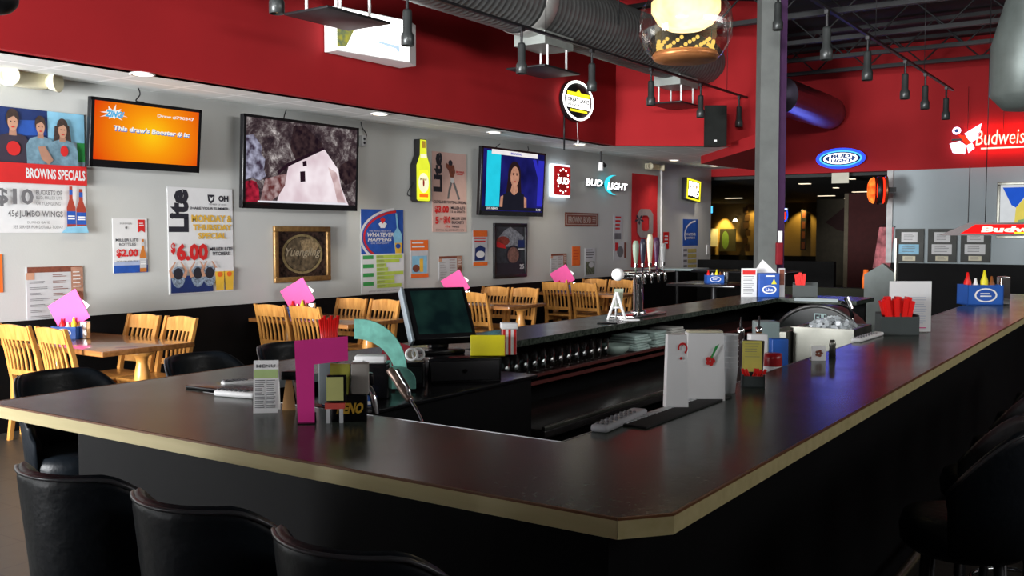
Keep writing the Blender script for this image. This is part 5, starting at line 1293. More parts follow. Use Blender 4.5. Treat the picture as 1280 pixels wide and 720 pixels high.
# picture frame
c, wd, ht = end_rect(1246, 227, 1312, 298, FY - 0.04); t = thing('picture_frame', 'white framed bright blue and yellow picture at the right edge', 'framed picture', M=frame_m(c, (1, 0, 0), (0, 0, 1)))
b = MB(); fw = 0.05
for (x0, x1, y0, y1) in ((-wd / 2, wd / 2, ht / 2 - fw, ht / 2), (-wd / 2, wd / 2, -ht / 2, -ht / 2 + fw), (-wd / 2, -wd / 2 + fw, -ht / 2 + fw, ht / 2 - fw), (wd / 2 - fw, wd / 2, -ht / 2 + fw, ht / 2 - fw)): b.box(x0, x1, y0, y1, 0, 0.03, STAINLESS, 0.006)
b.build('frame', t); s = Sign(wd - 2 * fw, ht - 2 * fw, 0.008, None); s.rect(0, 0, 1, 1, emit('pic_white', (0.75, 0.78, 0.8), 0.9)); s.poly([(0.05, 0.05), (0.7, 0.05), (0.35, 0.45), (0.25, 0.4)], emit('pic_blue', (0.02, 0.10, 0.6), 1.0)); s.poly([(0.35, 0.45), (0.75, 0.05), (1, 0.05), (1, 1), (0.3, 1)], emit('pic_yellow', (0.75, 0.62, 0.12), 1.0)); s.poly([(0.4, 0.7), (0.9, 0.6), (1, 1), (0.35, 1)], emit('pic_green', (0.3, 0.5, 0.25), 0.8)); s.build('print', t)
# three grey notice boards with papers
for (x0, x1, lbl) in ((1119, 1155, 'grey notice board with two white papers, left of the three boards'), (1160, 1196, 'grey notice board with stacked white papers, middle of the three'), (1201, 1238, 'grey notice board with papers, right of the three behind the red lamp')):
    c, wd, ht = end_rect(x0, 286, x1, 328, FY - 0.04); t = thing('notice_board', lbl, 'notice board', M=frame_m(c, (1, 0, 0), (0, 0, 1)), group='grey notice boards')
    b = MB(); b.box(-wd / 2, wd / 2, -ht / 2, ht / 2, 0, 0.02, mat('board_grey', (0.07, 0.075, 0.07), 0.6), 0.004); b.build('board', t)
    for (u0, v0, u1, v1, m) in ((0.22, 0.1, 0.78, 0.4, PAPER), (0.14, 0.46, 0.84, 0.76, SKYI if x0 < 1130 else PAPER), (0.28, 0.81, 0.72, 0.95, CREAM)):
        s = Sign(wd * (u1 - u0), ht * (v1 - v0), 0.002, m); s.lines(0.15, 0.2, 0.85, 0.85, 4, INKG, 0.3); s.build('paper', t, ((0.5 * (u0 + u1) - 0.5) * wd, (0.5 - 0.5 * (v0 + v1)) * ht, 0.021))
b = MB(); c = on_y(1211, 240, FY - 0.02); b.tube([(0, 0, -0.6), (0.005, 0, 0.45)], 0.006, INKG, 5); tag(b.build('wall_cable', None, c), 'thin dark cable running down the pale end wall', 'cable')
# hanging jersey / flag by the jamb
t = thing('hanging_jersey', 'red and white jersey hanging at the edge of the pale end wall', 'jersey', on_y(1108, 308, FY - 0.035))
b = MB(); vs = []; nx, ny = 10, 12
for j in range(ny + 1):
    for i in range(nx + 1):
        u, v = i / nx, j / ny; wv = 0.26 + 0.05 * (1 - v); vs.append(((u - 0.5) * wv - 0.08 * (1 - v), 0.02 * math.sin(u * 12), -0.4 + 0.75 * v))
b.add(vs, [(j * (nx + 1) + i, j * (nx + 1) + i + 1, (j + 1) * (nx + 1) + i + 1, (j + 1) * (nx + 1) + i) for j in range(ny) for i in range(nx)], mat('jersey_pink', (0.5, 0.16, 0.18), 0.8, var=0.7, scale=6), True); b.build('cloth', t)
b = MB(); b.tube([(-0.15, 0, 0.35), (0, 0, 0.42), (0.15, 0, 0.35)], 0.006, BLACKM, 6); b.build('hanger', t)

# grey peaked panel at the end of the bar
GP = mat('panel_grey', (0.17, 0.20, 0.195), 0.6); q = on_y(1101, 380, 9.9)
b = MB(); b.M = Matrix.Rotation(PI / 2, 4, 'X'); b.prism([(-0.15, 0), (0.13, 0), (0.13, 1.22), (0.02, 1.31), (-0.15, 1.20)], -0.05, 0.05, GP)
b.M = Matrix(); b.box(0.13, 0.145, -0.05, 0.05, 0, 1.55, STAINLESS)
tag(b.build('peaked_panel', None, (q.x, 9.9, 0)), 'tall grey panel with a peaked top at the far end of the bar', 'partition')
b = MB(); q = on_y(1082, 352, 10.3); b.lathe([(0.0001, 0), (0.035, 0), (0.04, 0.09), (0.03, 0.14), (0.025, 0.2), (0.0001, 0.2)], ORANGEI, n=14)
# low dark wall behind, top carries the orange cup
slab('wall_low_partition', -3.6, -2.3, 10.6, 10.75, 0, 1.02, mat('olive_dark', (0.014, 0.015, 0.010), 0.8, spec=0.1))
q = on_y(1082, 362, 10.67); tag(b.build('orange_cup', None, (min(q.x, -2.36), 10.67, 1.02)), 'small orange cup on the low dark wall beside the peaked panel', 'cup')
# red cup + grey tray on the far leg
def straws_tray(name, loc, rz, label, s=1.0, nst=9):
    t = thing(name, label, 'napkin holder', loc, rz)
    b = MB(); G = mat('tray_grey', (0.05, 0.06, 0.06), 0.5); b.M = Matrix.Scale(s, 4)
    b.box(-0.10, 0.10, -0.05, -0.045, 0, 0.10, G); b.box(-0.10, 0.10, 0.045, 0.05, 0, 0.12, G); b.box(-0.10, -0.095, -0.045, 0.045, 0, 0.11, G); b.box(0.095, 0.10, -0.045, 0.045, 0, 0.11, G); b.box(-0.10, 0.10, -0.05, 0.05, 0, 0.005, G); b.box(0.0, 0.004, -0.045, 0.045, 0, 0.12, G); b.build('caddy_box', t)
    for i in range(nst):
        b = MB(); b.M = Matrix.Scale(s, 4) @ Matrix.Translation((-0.065 + 0.013 * i, random.uniform(-0.02, 0.02), 0.11)) @ Matrix.Rotation((i - nst / 2) * 0.05, 4, 'Y')
        b.prism([(-0.012, -0.03), (0.012, -0.03), (0.013, 0.03), (-0.01, 0.025)], -0.09, 0.075 + 0.01 * (i % 3), REDP); b.build('red_napkin', t)
    return t


p = on_z(1001, 376, ZT); straws_tray('napkin_caddy', (-2.55, 8.15, ZT), 0.3, 'dark caddy with red napkins on the far leg of the bar, beside the column', 1.0, 5)

# ================================================================== FAR ROOM
BY, BC = 34.0, 2.68
slab('wall_back', -16.0, -3.0, BY, BY + 0.2, 0, BC, TANW)
slab('ceiling_back', -16.0, -3.0, FY + 0.2, BY, BC, BC + 0.1, mat('dark_tile', (0.045, 0.05, 0.05), 0.8))
slab('wall_back_left', -16.2, -16.0, FY + 0.2, BY, 0, BC, TANW)
slab('wall_back_near', -16.0, WX - 0.2, FY + 0.0, FY + 0.2, 0, 2.9, DARKRED)
slab('wall_back_right', -3.0, -2.8, FY + 0.2, BY, 0, BC, DARKRED)
slab('baseboard_back', -16.0, -3.0, BY - 0.1, BY, 0, 0.82, BLACKP)
PY = 27.0
pa, pb = on_y(1060, 300, PY), on_y(1112, 300, PY)
slab('wall_far_partition', pa.x, pb.x, PY, PY + 0.1, 0, BC, DARKRED)
pc = on_y(1055, 300, PY)
slab('door_1', pc.x, pa.x, PY - 0.02, PY + 0.12, 0, BC, mat('jamb_tan', (0.20, 0.16, 0.10), 0.6))
pd = on_y(1020, 300, 31.0); pe = on_y(1056, 300, 31.0)
slab('wall_pale_panel', pd.x, pe.x, 31.0, 31.1, 0, BC, mat('pale_grey_panel', (0.09, 0.075, 0.05), 0.7))
b = MB(); b.prism([(0, 0), (0.55, 0.45), (0.95, 0.6), (0.95, -0.35), (0.4, -0.25)], 0, 0.03, mat('awning_red', (0.05, 0.015, 0.015), 0.7)); q = on_y(1032, 278, 30.95)
tag(b.build('dark_awning', None, M=frame_m(q, (1, 0, 0), (0, 0, 1))), 'dark pointed awning shape deep in the far room', 'awning')
for i, (x, y, yy, wd_) in enumerate(((917, 248, 22.5, 0.5), (1033, 245, 22.5, 0.45), (1032, 251, 24.0, 0.4), (1077, 240, 21.8, 0.45), (1065, 248, 23.0, 0.42), (1047, 256, 25.0, 0.4), (1006, 230, 20.2, 0.22), (1021, 218, 19.3, 0.2), (1045, 235, 21.0, 0.1), (1065, 224, 20.0, 0.1))):
    p = on_y(x, y, yy); p = on_z(x, y, BC - 0.01)
    if p.y > BY - 0.3 or p.y < 19.0: continue
    b = MB(); b.box(-wd_ / 2, wd_ / 2, -0.09, 0.09, 0, 0.013, emit('far_lamp', (1, 0.85, 0.6), 1.6))
    tag(b.build('ceiling_panel_light', None, (p.x, p.y, BC - 0.013)), ('small ceiling light left of the column in the far room', 'upper of two small lights right of the column in the far room', 'lower of two small lights right of the column in the far room', 'small ceiling light left of the round red sign', 'second small ceiling light left of the round red sign', 'deepest small ceiling light in the far room', 'dim ceiling light high in the far room beside the column', 'dim ceiling light just under the header in the far room', 'tiny ceiling light in the middle of the far room', 'tiny ceiling light right of the cream panel')[i], 'ceiling light')
def wash(x, power, size=58, col=(1, 0.70, 0.18)):
    p = on_y(x, 260, BY - 0.35); l = bpy.data.lights.new('wall_wash', 'SPOT'); l.energy = power; l.color = col; l.spot_size = math.radians(size); l.spot_blend = 0.5; l.shadow_soft_size = 0.04
    o = bpy.data.objects.new('wall_wash', l); COL.objects.link(o); o.location = (p.x, BY - 0.35, BC - 0.06); o.rotation_euler = (0.12, 0, 0)
wash(902, 520, 60); wash(1000, 80, 95); wash(940, 60, 110)
# pictures and hangings
def far_pic(x0, y0, x1, y1, m, label, name='wall_picture', Y=BY - 0.12, ell=None):
    c, wd, ht = end_rect(x0, y0, x1, y1, Y); s = Sign(wd, ht, 0.03, m); s.MW = frame_m(c, (1, 0, 0), (0, 0, 1))
    if ell: s.ell(*ell)
    return fin(s, name, label, 'picture')
far_pic(900, 286, 920, 314, mat('pic_frame_dark', (0.03, 0.03, 0.02), 0.6), 'dark framed picture with green bottle in the far room', ell=(0.35, 0.5, 0.22, 0.4, mat('pic_green_b', (0.1, 0.2, 0.05), 0.6)))
far_pic(888, 286, 897, 308, PAPERG, 'small pale sheet at the left end of the far room')
far_pic(943, 290, 950, 314, mat('pic_green_c', (0.08, 0.14, 0.05), 0.6), 'green picture partly behind the grey column')
c, wd, ht = end_rect(929, 258, 938, 315, BY - 0.12); b = MB(); HB = mat('hanging_brown', (0.10, 0.05, 0.02), 0.7)
for i, u in enumerate((-1, 0.6, -0.4, 1, -0.8, 0.5)): z0 = ht / 2 - ht * (i + 1) / 6; b.box(-0.09 + 0.05 * u, 0.09 + 0.05 * u, z0 + 0.03, z0 + ht / 6 - 0.03, 0, 0.04, HB); b.box(-0.01, 0.01, z0, z0 + ht / 6, 0, 0.02, HB)
tag(b.build('wall_hanging', None, M=frame_m(c, (1, 0, 0), (0, 0, 1))), 'brown hanging of stacked blocks left of the column in the far room', 'wall hanging')
c, wd, ht = end_rect(1001, 262, 1008, 313, BY - 0.12); b = MB(); b.box(-wd / 2, wd / 2, -ht / 2, ht / 2, 0, 0.03, INK); 
for i in range(4): b.box(-wd * .3, wd * .3, -ht / 2 + ht * (i + .15) / 4, -ht / 2 + ht * (i + .85) / 4, 0.03, 0.035, BROWNI)
tag(b.build('wall_hanging', None, M=frame_m(c, (1, 0, 0), (0, 0, 1))), 'narrow dark hanging with brown squares right of the column in the far room', 'wall hanging')
c, wd, ht = end_rect(977, 260, 986, 277, 19.5); s = Sign(wd, ht, 0.05, BLACKM); s.ring(0.5, 0.5, 0.5, 0.5, 0.12, 0.08, E_BLUE); s.rect(0.1, 0.04, 0.9, 0.12, E_COOL); s.rect(0.35, 0.3, 0.65, 0.85, E_RED); s.tube([(0, ht / 2, 0.02), (0, BC + 0.01 - c.z, 0.02)], 0.006, BLACKM, 5); s.MW = frame_m(c, (1, 0, 0), (0, 0, 1)); fin(s, 'neon_sign', 'tiny blue and red neon sign beside the column in the far room', 'neon sign')
c, wd, ht = end_rect(888, 257, 892, 267, 21); s = Sign(wd, ht, 0.04, BLACKM); s.rect(0.08, 0.05, 0.92, 0.95, E_SKY); s.tube([(0, ht / 2, 0.02), (0, BC + 0.01 - c.z, 0.02)], 0.006, BLACKM, 5); s.MW = frame_m(c, (1, 0, 0), (0, 0, 1)); fin(s, 'small_screen', 'tiny blue screen at the left end of the far room', 'screen')
c = on_y(919, 276, BY - 0.3); b = MB(); b.lathe([(0.0001, 0.1), (0.03, 0.1), (0.09, -0.02), (0.08, -0.02), (0.0001, 0.05)], E_WARM, n=14); b.tube([(0, 0, 0.1), (0, 0.12, 0.16), (0, 0.3, 0.12)], 0.012, BLACKM, 6); tag(b.build('wall_sconce', None, c), 'small glowing sconce lamp in the far room left of the column', 'sconce')
# floor-standing dark things in the far area: booths / tables
DK = mat('booth_dark', (0.012, 0.012, 0.013), 0.5)
def dark_table(x, y, top, wx, wy, label, m=BLACKG):
    t = thing('pub_table', label, 'table', (x, y, 0), 0, 'dark pub tables'); b = MB(); b.box(-wx / 2, wx / 2, -wy / 2, wy / 2, top - 0.035, top, m, 0.008); b.build('table_top', t)
    b = MB(); b.cyl((0, 0, 0.03), (0, 0, top - 0.035), 0.035, BLACKM); b.lathe([(0.0001, 0), (0.25, 0), (0.25, 0.02), (0.05, 0.04), (0.0001, 0.04)], BLACKM, n=20); b.build('pedestal', t)
dark_table(-5.75, 15.3, 1.0, 1.6, 0.8, 'dark high table behind the beer taps')
dark_table(-4.78, 11.6, 0.98, 0.9, 0.9, 'dark table carrying the small caddy beyond the bar, left of the column')
dark_table(-7.2, 15.8, 1.0, 0.9, 0.7, 'grey topped table under the red banner', mat('tabletop_grey', (0.25, 0.32, 0.32), 0.35))
slab('wall_half_partition', -7.6, -5.0, 17.6, 17.75, 0, 1.1, mat('half_wall_dark', (0.006, 0.006, 0.006), 0.8, spec=0.1))

# ================================================================== SMALL THINGS ON THE BAR
# --- left front group
def stand_pt(x, y, z=ZT): return on_z(x, y, z)


VR = YAW   # facing the viewer
# two remotes / pens
def remote(p0, p1, label, m, wd=0.045, z=ZT):
    a, c = Vector(p0), Vector(p1); d = (c - a); L = d.length; rz = math.atan2(d.y, d.x); t = thing('remote_control', label, 'remote control', ((a.x + c.x) / 2, (a.y + c.y) / 2, z), rz, 'remote controls on the bar')
    b = MB(); b.box(-L / 2, L / 2, -wd / 2, wd / 2, 0, 0.02, m, 0.009); b.build('body', t)
    b = MB()
    for i in range(7):
        for j in range(3):
            u = -L * 0.42 + i * L * 0.11; b.cyl((u, -wd * .27 + j * wd * .27, 0.02), (u, -wd * .27 + j * wd * .27, 0.024), 0.005, INKG, n=8)
    b.build('keypad', t)
    return t


remote(on_z(272, 494, ZT), on_z(322, 498, ZT), 'white remote control lying left of the list card, nearer one', WHITE)
remote(on_z(277, 484, ZT), on_z(318, 481, ZT), 'white remote control lying left of the list card, farther one', WHITE)
b = MB(); b.box(-0.17, 0.12, -0.05, 0.05, 0, 0.012, BLACKG, 0.004); p = on_z(300, 488, ZT); tag(b.build('black_tray', None, (p.x - 0.02, p.y - 0.02, ZT), 0.05), 'flat black tray between the two white remotes', 'tray')
# folded list card
p = on_z(324, 516, ZT); t = thing('list_card', 'tall white tent card with green heading and printed list', 'table card', (p.x, p.y + 0.03, ZT), VR + 0.12)
for sgn in (-1, 1):
    b = MB(); b.M = Matrix.Translation((0, sgn * 0.03, 0)) @ Matrix.Rotation(sgn * 0.17, 4, 'X'); wd_ = 0.072
    M_ = b.M; b.box(-wd_ / 2, wd_ / 2, -0.001, 0.001, 0, 0.155, WHITE); b.build('panel', t)
s = Sign(0.07, 0.14, 0.0015, None); s.text('MENU', 0.1, 0.03, 0.9, 0.1, INKG, 0.02); s.rect(0, 0.14, 1, 0.32, mat('pale_green', (0.45, 0.6, 0.25), 0.6)); s.lines(0.06, 0.36, 0.48, 0.97, 14, INKG, 0.4, 0.3); s.lines(0.54, 0.36, 0.94, 0.97, 14, INKG, 0.4, 0.3)
o = s.build('printed_list', t); o.matrix_local = Matrix.Translation((0, -0.03, 0)) @ Matrix.Rotation(-0.17, 4, 'X') @ Matrix.Translation((0, -0.001, 0.078)) @ Matrix.Rotation(PI / 2, 4, 'X')
# tan menu holder + black clip
p = on_z(365, 514, ZT); t = thing('tan_card_stand', 'tan folded card stand with black clip between the list card and pink sheet', 'card stand', (p.x, p.y + 0.02, ZT), VR)
b = MB(); b.M = Matrix.Rotation(PI / 2, 4, 'X'); b.prism([(-0.045, 0), (-0.004, 0), (-0.014, 0.092), (-0.032, 0.092)], -0.002, 0.002, TANP); b.prism([(0.008, 0), (0.05, 0), (0.045, 0.092), (0.018, 0.092)], -0.002, 0.002, TANP); b.build('card', t)
b = MB(); b.M = Matrix.Rotation(PI / 2, 4, 'X'); b.prism([(-0.012, 0.088), (0.02, 0.085), (0.008, 0.0), (0.0, 0.0)], -0.012, -0.008, PAPER); b.build('white_slip', t)
b = MB(); b.box(-0.045, 0.045, -0.01, 0.03, 0.092, 0.118, BLACKG, 0.004); b.build('clip', t)
# hot pink sheet, standing
p0, p1 = on_z(377, 529, ZT), on_z(395, 526, ZT)
t = thing('sheet_holder', 'standing hot pink sheet with a cut away corner on the bar', 'sheet holder', (p0.x, p0.y, ZT), VR + 0.12)
b = MB(); b.M = Matrix.Rotation(PI / 2, 4, 'X'); b.prism([(-0.01, 0), (0.036, 0.002), (0.036, 0.165), (0.13, 0.175), (0.13, 0.243), (-0.017, 0.232)], -0.002, 0.002, HOTPINK); b.build('pink_sheet', t)
b = MB(); b.box(-0.01, 0.04, -0.02, 0.03, 0, 0.003, BLACKG); b.box(-0.01, 0.04, 0.0025, 0.005, 0, 0.03, BLACKG); b.build('base', t)
# KENO box with cards
p = on_z(424, 527, ZT); t = thing('keno_holder', 'black keno slip box holding yellow cards and white pads', 'slip box', (p.x, p.y + 0.035, ZT), VR + 0.1)
b = MB(); b.box(-0.045, 0.055, -0.03, 0.03, 0, 0.075, BLACKG, 0.003); b.build('box', t)
s = Sign(0.08, 0.04, 0.001, None); s.text('KENO', 0.05, 0.1, 0.95, 0.9, GOLDI, 0.05, 0.1); o = s.build('lettering', t); o.matrix_local = Matrix.Translation((0.006, -0.0305, 0.038)) @ Matrix.Rotation(PI / 2, 4, 'X')
b = MB(); b.box(-0.055, 0.0, -0.05, -0.032, 0.058, 0.135, BLACKG, 0.003); b.box(-0.055, -0.008, -0.052, -0.0505, 0.064, 0.13, mat('pale_yellow_card', (0.55, 0.55, 0.2), 0.6)); b.build('yellow_card', t)
b = MB(); b.box(-0.06, -0.005, -0.05, -0.035, 0.04, 0.056, mat('red_pads', (0.6, 0.08, 0.06), 0.6)); b.box(-0.056, -0.046, -0.0505, -0.036, 0.0, 0.04, PAPERG); b.box(-0.02, -0.01, -0.0505, -0.036, 0.0, 0.04, PAPERG); b.build('red_slips', t)
b = MB(); b.M = Matrix.Rotation(0.05, 4, 'Y'); b.box(-0.055, 0.0, -0.015, 0.0, 0.075, 0.16, mat('yellow_green', (0.6, 0.62, 0.1), 0.6)); b.box(-0.035, 0.02, -0.0, 0.018, 0.075, 0.158, WHITE); b.build('slip_pads', t)
b = MB(); b.box(0.012, 0.06, -0.025, 0.024, 0.076, 0.162, mat('pad_grey', (0.36, 0.33, 0.30), 0.7), 0.002); b.build('grey_pad', t)
b = MB(); 
t2 = thing('straw_holder', 'fan of red straws standing behind the hot pink sheet', 'straws', (-2.18, 2.20, ZT) , VR)
b = MB(); b.box(-0.03, 0.03, -0.03, 0.03, 0, 0.16, mat('grey_holder', (0.12, 0.14, 0.15), 0.5), 0.004); b.build('cup', t2)
for i in range(9):
    b = MB(); b.tube([(-0.012 + 0.003 * i, 0, 0.12), (-0.028 + 0.007 * i, 0, 0.262 + 0.006 * (i % 3))], 0.006, REDP, 6); b.build('red_straw', t2)
# printer/card pads on front-left inner edge
p = on_z(455, 470, ZT); t = thing('receipt_printer', 'small dark receipt printer with white paper in front of the teal arch', 'printer', (-2.42, 2.66, 1.0), VR)
b = MB(); b.box(-0.055, 0.065, -0.05, 0.06, 0.0, 0.13, BLACKG, 0.008); b.box(-0.066, -0.046, -0.055, 0.0, 0.0, 0.12, mat('printer_grey', (0.15, 0.2, 0.22), 0.5)); b.build('body', t)
b = MB(); b.box(-0.06, 0.05, -0.03, 0.03, 0.13, 0.155, WHITE, 0.004); b.box(-0.065, -0.03, -0.035, -0.03, 0.08, 0.14, WHITE); b.build('paper_stack', t)
# teal arch
t = thing('teal_arch', 'teal plastic quarter arch panel left of the touch screen terminal', 'divider', on_y(441, 455, 2.75), VR)
t.location = (-2.60, 2.76, 1.012)
b = MB()
pA = [(0.0, 0.26)] + [(0.20 * math.sin(a), 0.06 + 0.20 * math.cos(a)) for a in [PI / 2 * i / 14 for i in range(1, 15)]] + [(0.20, 0.0), (0.155, 0.0), (0.155, 0.06)] + [(0.155 * math.sin(a), 0.04 + 0.155 * math.cos(a)) for a in [PI / 2 * (1 - i / 14) for i in range(15)]]
pA = [(0, 0.26)] + [(0.02 + 0.18 * math.sin(PI / 2 * i / 14), 0.06 + 0.20 * math.cos(PI / 2 * i / 14)) for i in range(15)] + [(0.20, 0.0), (0.155, 0.0)] + [(0.155 * math.sin(PI / 2 * (1 - i / 14)), 0.04 + 0.145 * math.cos(PI / 2 * (1 - i / 14))) for i in range(15)]
b.M = Matrix.Rotation(PI / 2, 4, 'X'); b.prism(pA, -0.008, 0.008, TEAL); b.build('arch', t)
b = MB(); b.M = Matrix.Rotation(PI / 2, 4, 'X'); b.prism([(0.08, 0.085)] + [(0.17 + 0.07 * math.sin(PI / 2 * i / 8), 0.025 + 0.06 * math.cos(PI / 2 * i / 8)) for i in range(9)] + [(0.24, 0.0), (0.08, 0.0)], 0.05, 0.064, TEAL); b.build('lower_wing', t)
# pos stand (cabinet) under these things
cb = thing('terminal_cabinet', 'black cabinet inside the bar carrying the cash drawer and terminal', 'cabinet', (-2.47, 3.05, 0))
b = MB(); b.box(-0.2, 0.22, -0.62, 0.42, 0.0, 0.985, BLACKP); b.build('body', cb); b = MB(); b.box(-0.205, 0.24, -0.64, 0.44, 0.985, 1.0, BLACKG, 0.003); b.build('top_board', cb)
# cash drawer
dr = thing('cash_drawer', 'black cash drawer under the touch screen terminal', 'cash drawer', (-2.45, 3.22, 1.0), VR + 0.25)
b = MB(); b.box(-0.15, 0.15, -0.14, 0.14, 0, 0.10, BLACKG, 0.005); b.build('body', dr); b = MB(); b.box(-0.14, 0.14, -0.147, -0.141, 0.012, 0.088, BLACKM, 0.002); b.build('drawer_front', dr); b = MB(); b.cyl((0, -0.153, 0.05), (0, -0.147, 0.05), 0.008, CHROME, n=10); b.build('lock', dr)
# terminal
tm = thing('pos_terminal', 'dark touch screen till terminal on its stand', 'terminal', (-2.53, 3.20, 1.10), VR + 0.42)
b = MB(); b.box(-0.09, 0.09, -0.06, 0.08, 0, 0.02, BLACKG, 0.006); b.box(-0.04, 0.04, 0.0, 0.05, 0.02, 0.15, BLACKG, 0.006); b.build('stand', tm)
R0 = Matrix.Translation((-0.01, -0.02, 0.165)) @ Matrix.Rotation(-0.62, 4, 'X')
b = MB(); b.M = R0; b.box(-0.135, 0.135, -0.015, 0.035, -0.125, 0.125, BLACKG, 0.006); b.build('casing', tm)
b = MB(); b.M = R0; b.box(-0.148, -0.135, -0.017, 0.03, -0.128, 0.128, mat('silver_side', (0.30, 0.36, 0.40), 0.35, 0.4), 0.003); b.build('silver_side', tm)
b = MB(); b.M = R0; b.box(-0.112, 0.118, -0.0165, -0.0155, -0.10, 0.108, emit('pos_screen', (0.008, 0.024, 0.02), 1.0, (0.003, 0.008, 0.009), 9)); b.build('screen', tm)
# envelope, striped cup, maroon folder, rings
ev = on_z(572, 438, 1.105); b = MB(); b.M = Matrix.Rotation(-0.25, 4, 'X'); b.box(-0.07, 0.07, -0.012, 0.012, 0, 0.085, YELP, 0.003); tag(b.build('yellow_packet', None, (-2.30, 3.22, 1.102), VR), 'yellow packet leaning below the touch screen terminal', 'packet')
b = MB(); b.box(-0.028, 0.028, -0.028, 0.028, 0, 0.115, WHITE); 
for x in (-0.022, 0.0, 0.022): b.box(x - 0.005, x + 0.005, -0.0288, 0.0288, 0.0, 0.105, REDI); b.box(-0.0288, 0.0288, x - 0.005, x + 0.005, 0.0, 0.105, REDI)
b.box(-0.034, 0.034, -0.034, 0.034, 0.105, 0.13, WHITE, 0.004); tag(b.build('striped_carton', None, (-2.27, 3.33, 1.102), VR + 0.1), 'red and white striped carton right of the till terminal', 'carton')
b = MB(); b.M = Matrix.Rotation(0.3, 4, 'Y') @ Matrix.Rotation(-0.2, 4, 'X'); b.box(-0.05, 0.05, -0.004, 0.004, 0.012, 0.11, mat('maroon', (0.16, 0.008, 0.015), 0.5)); tag(b.build('maroon_folder', None, (-2.58, 2.94, 1.061), VR), 'maroon folder standing between the teal arch and the terminal', 'folder')
b = MB(); b.box(-0.07, 0.07, -0.03, 0.03, 0, 0.06, BLACKG, 0.004); tag(b.build('black_box', None, (-2.58, 2.94, 1.0), VR), 'small black box under the maroon folder', 'box')
q = on_x(512, 444, -2.38); b = MB()
for dx in (-0.012, 0.012): b.tube([(dx + 0.022 * math.cos(2 * PI * i / 20), dx * 0.5, 0.022 * math.sin(2 * PI * i / 20)) for i in range(20)], 0.005, WHITE, 6, closed=True)
k_ = MB(); k_.box(-0.04, 0.04, -0.035, 0.035, 0, 0.10, BLACKG, 0.006); k_.box(-0.03, 0.03, -0.037, -0.035, 0.02, 0.08, BLACKM, 0.0); tag(k_.build('card_reader', None, (-2.45, 2.94, 1.0), VR), 'small black block under the white rings, left of the cash drawer', 'card reader')
o = b.build('white_rings', None, (-2.45, 2.94, 1.128), VR); tag(o, 'pair of white rings standing left of the cash drawer', 'rings')
# soda gun hoses on the inner front corner
t = thing('soda_gun', 'chrome curved soda gun tube by the keno slip box', 'soda gun')
hose([on_y(x, y, 2.3) for x, y in ((448, 478), (458, 482), (466, 495), (470, 520))], 0.011, CHROME, 'chrome_tube', None, None, t)
b = MB(); b.box(-0.06, 0.05, -0.02, 0.02, -0.02, 0.02, BLACKG, 0.008); b.build('gun_head', t, on_y(447, 474, 2.3), VR + 0.2)
t = thing('soda_gun', 'soda gun with flexible steel hose, right of the curved tube', 'soda gun')
hose([on_y(x, y, 2.45) for x, y in ((487, 462), (495, 474), (505, 490), (513, 500))], 0.013, mat('braided_hose', (0.22, 0.15, 0.12), 0.4, 0.5, var=0.6, scale=90), 'braided_hose', None, None, t)
hose([on_y(x, y, 2.45) for x, y in ((496, 462), (503, 474), (510, 486), (513, 500), (520, 512), (528, 530))], 0.007, CHROME, 'steel_tube', None, None, t)
# drinks tray + book near terminal
b = MB(); b.box(-0.09, 0.09, -0.05, 0.05, 0, 0.02, BLUEP, 0.003); b.box(-0.088, 0.088, -0.0505, 0.048, 0.004, 0.016, WHITE); tag(b.build('blue_book', None, (-2.40, 2.52, 1.0), VR), 'flat blue book lying below the teal arch', 'book')

# --- glasses on the shelf
GLT = thin_glass('glass_thick', (0.86, 0.9, 0.9), 0.9)
def glass_at(x, y, z, label, h=0.12):
    b = MB(); pr = [(0.0001, 0.0), (0.026, 0.0), (0.028, 0.01), (0.033, h), (0.030, h), (0.025, 0.015), (0.0001, 0.012)]
    b.lathe(pr, GLT, n=12); o = b.build('beer_glass', None, (x, y, z)); tag(o, label, 'glass', 'glasses on the shelf under the bar'); return o
g0 = glass_at(-2.72, 3.60, 0.876, 'clear beer glass standing on the shelf under the bar'); g0.data.name = 'beer_glass'
for r in range(2):
    for i in range(17):
        if r == 0 and i == 0: continue
        c = g0.copy(); COL.objects.link(c); c.location = (-2.72 - 0.085 * r, 3.60 + i * 0.085, 0.876)
# bowls and folded towels further along
def bowl(y, label, m):
    b = MB(); b.lathe([(0.0001, 0), (0.05, 0), (0.085, 0.03), (0.095, 0.06), (0.088, 0.06), (0.05, 0.012), (0.0001, 0.012)], m, n=24); tag(b.build('bowl', None, (-2.76, y, 0.876)), label, 'bowl')
bowl(5.17, 'pale green bowl on the shelf left of the folded towels', mat('bowl_green', (0.3, 0.4, 0.36), 0.4))
for i, (y, z, lb_) in enumerate(((5.45, 0.876, 'pale teal towel folded on the shelf, leftmost and lowest'), (5.45, 0.925, 'pale teal towel folded on top of the leftmost towel'), (5.72, 0.876, 'folded towel in the middle of the shelf, bottom of its stack'), (5.72, 0.925, 'folded towel on top of the middle towel stack'), (5.98, 0.876, 'folded whitish towel at the right end of the shelf'), (5.98, 0.93, 'folded towel on top of the right towel stack'))):
    b = MB(); n = 12; m_ = TOWEL if i < 4 else mat('towel_white', (0.5, 0.5, 0.47), 0.9, bump=0.4, bscale=90)
    for k in range(3): b.box(-0.11 + 0.008 * k, 0.09 - 0.006 * k, -0.1 + 0.006 * k, 0.1 - 0.01 * k, 0.016 * k, 0.016 * k + 0.015, m_, 0.006)
    tag(b.build('folded_towel', None, (-2.79, y, z), (0.05, -0.06, 0.08, -0.03, 0.02, -0.05)[i]), lb_, 'towel', 'folded towels under the bar')

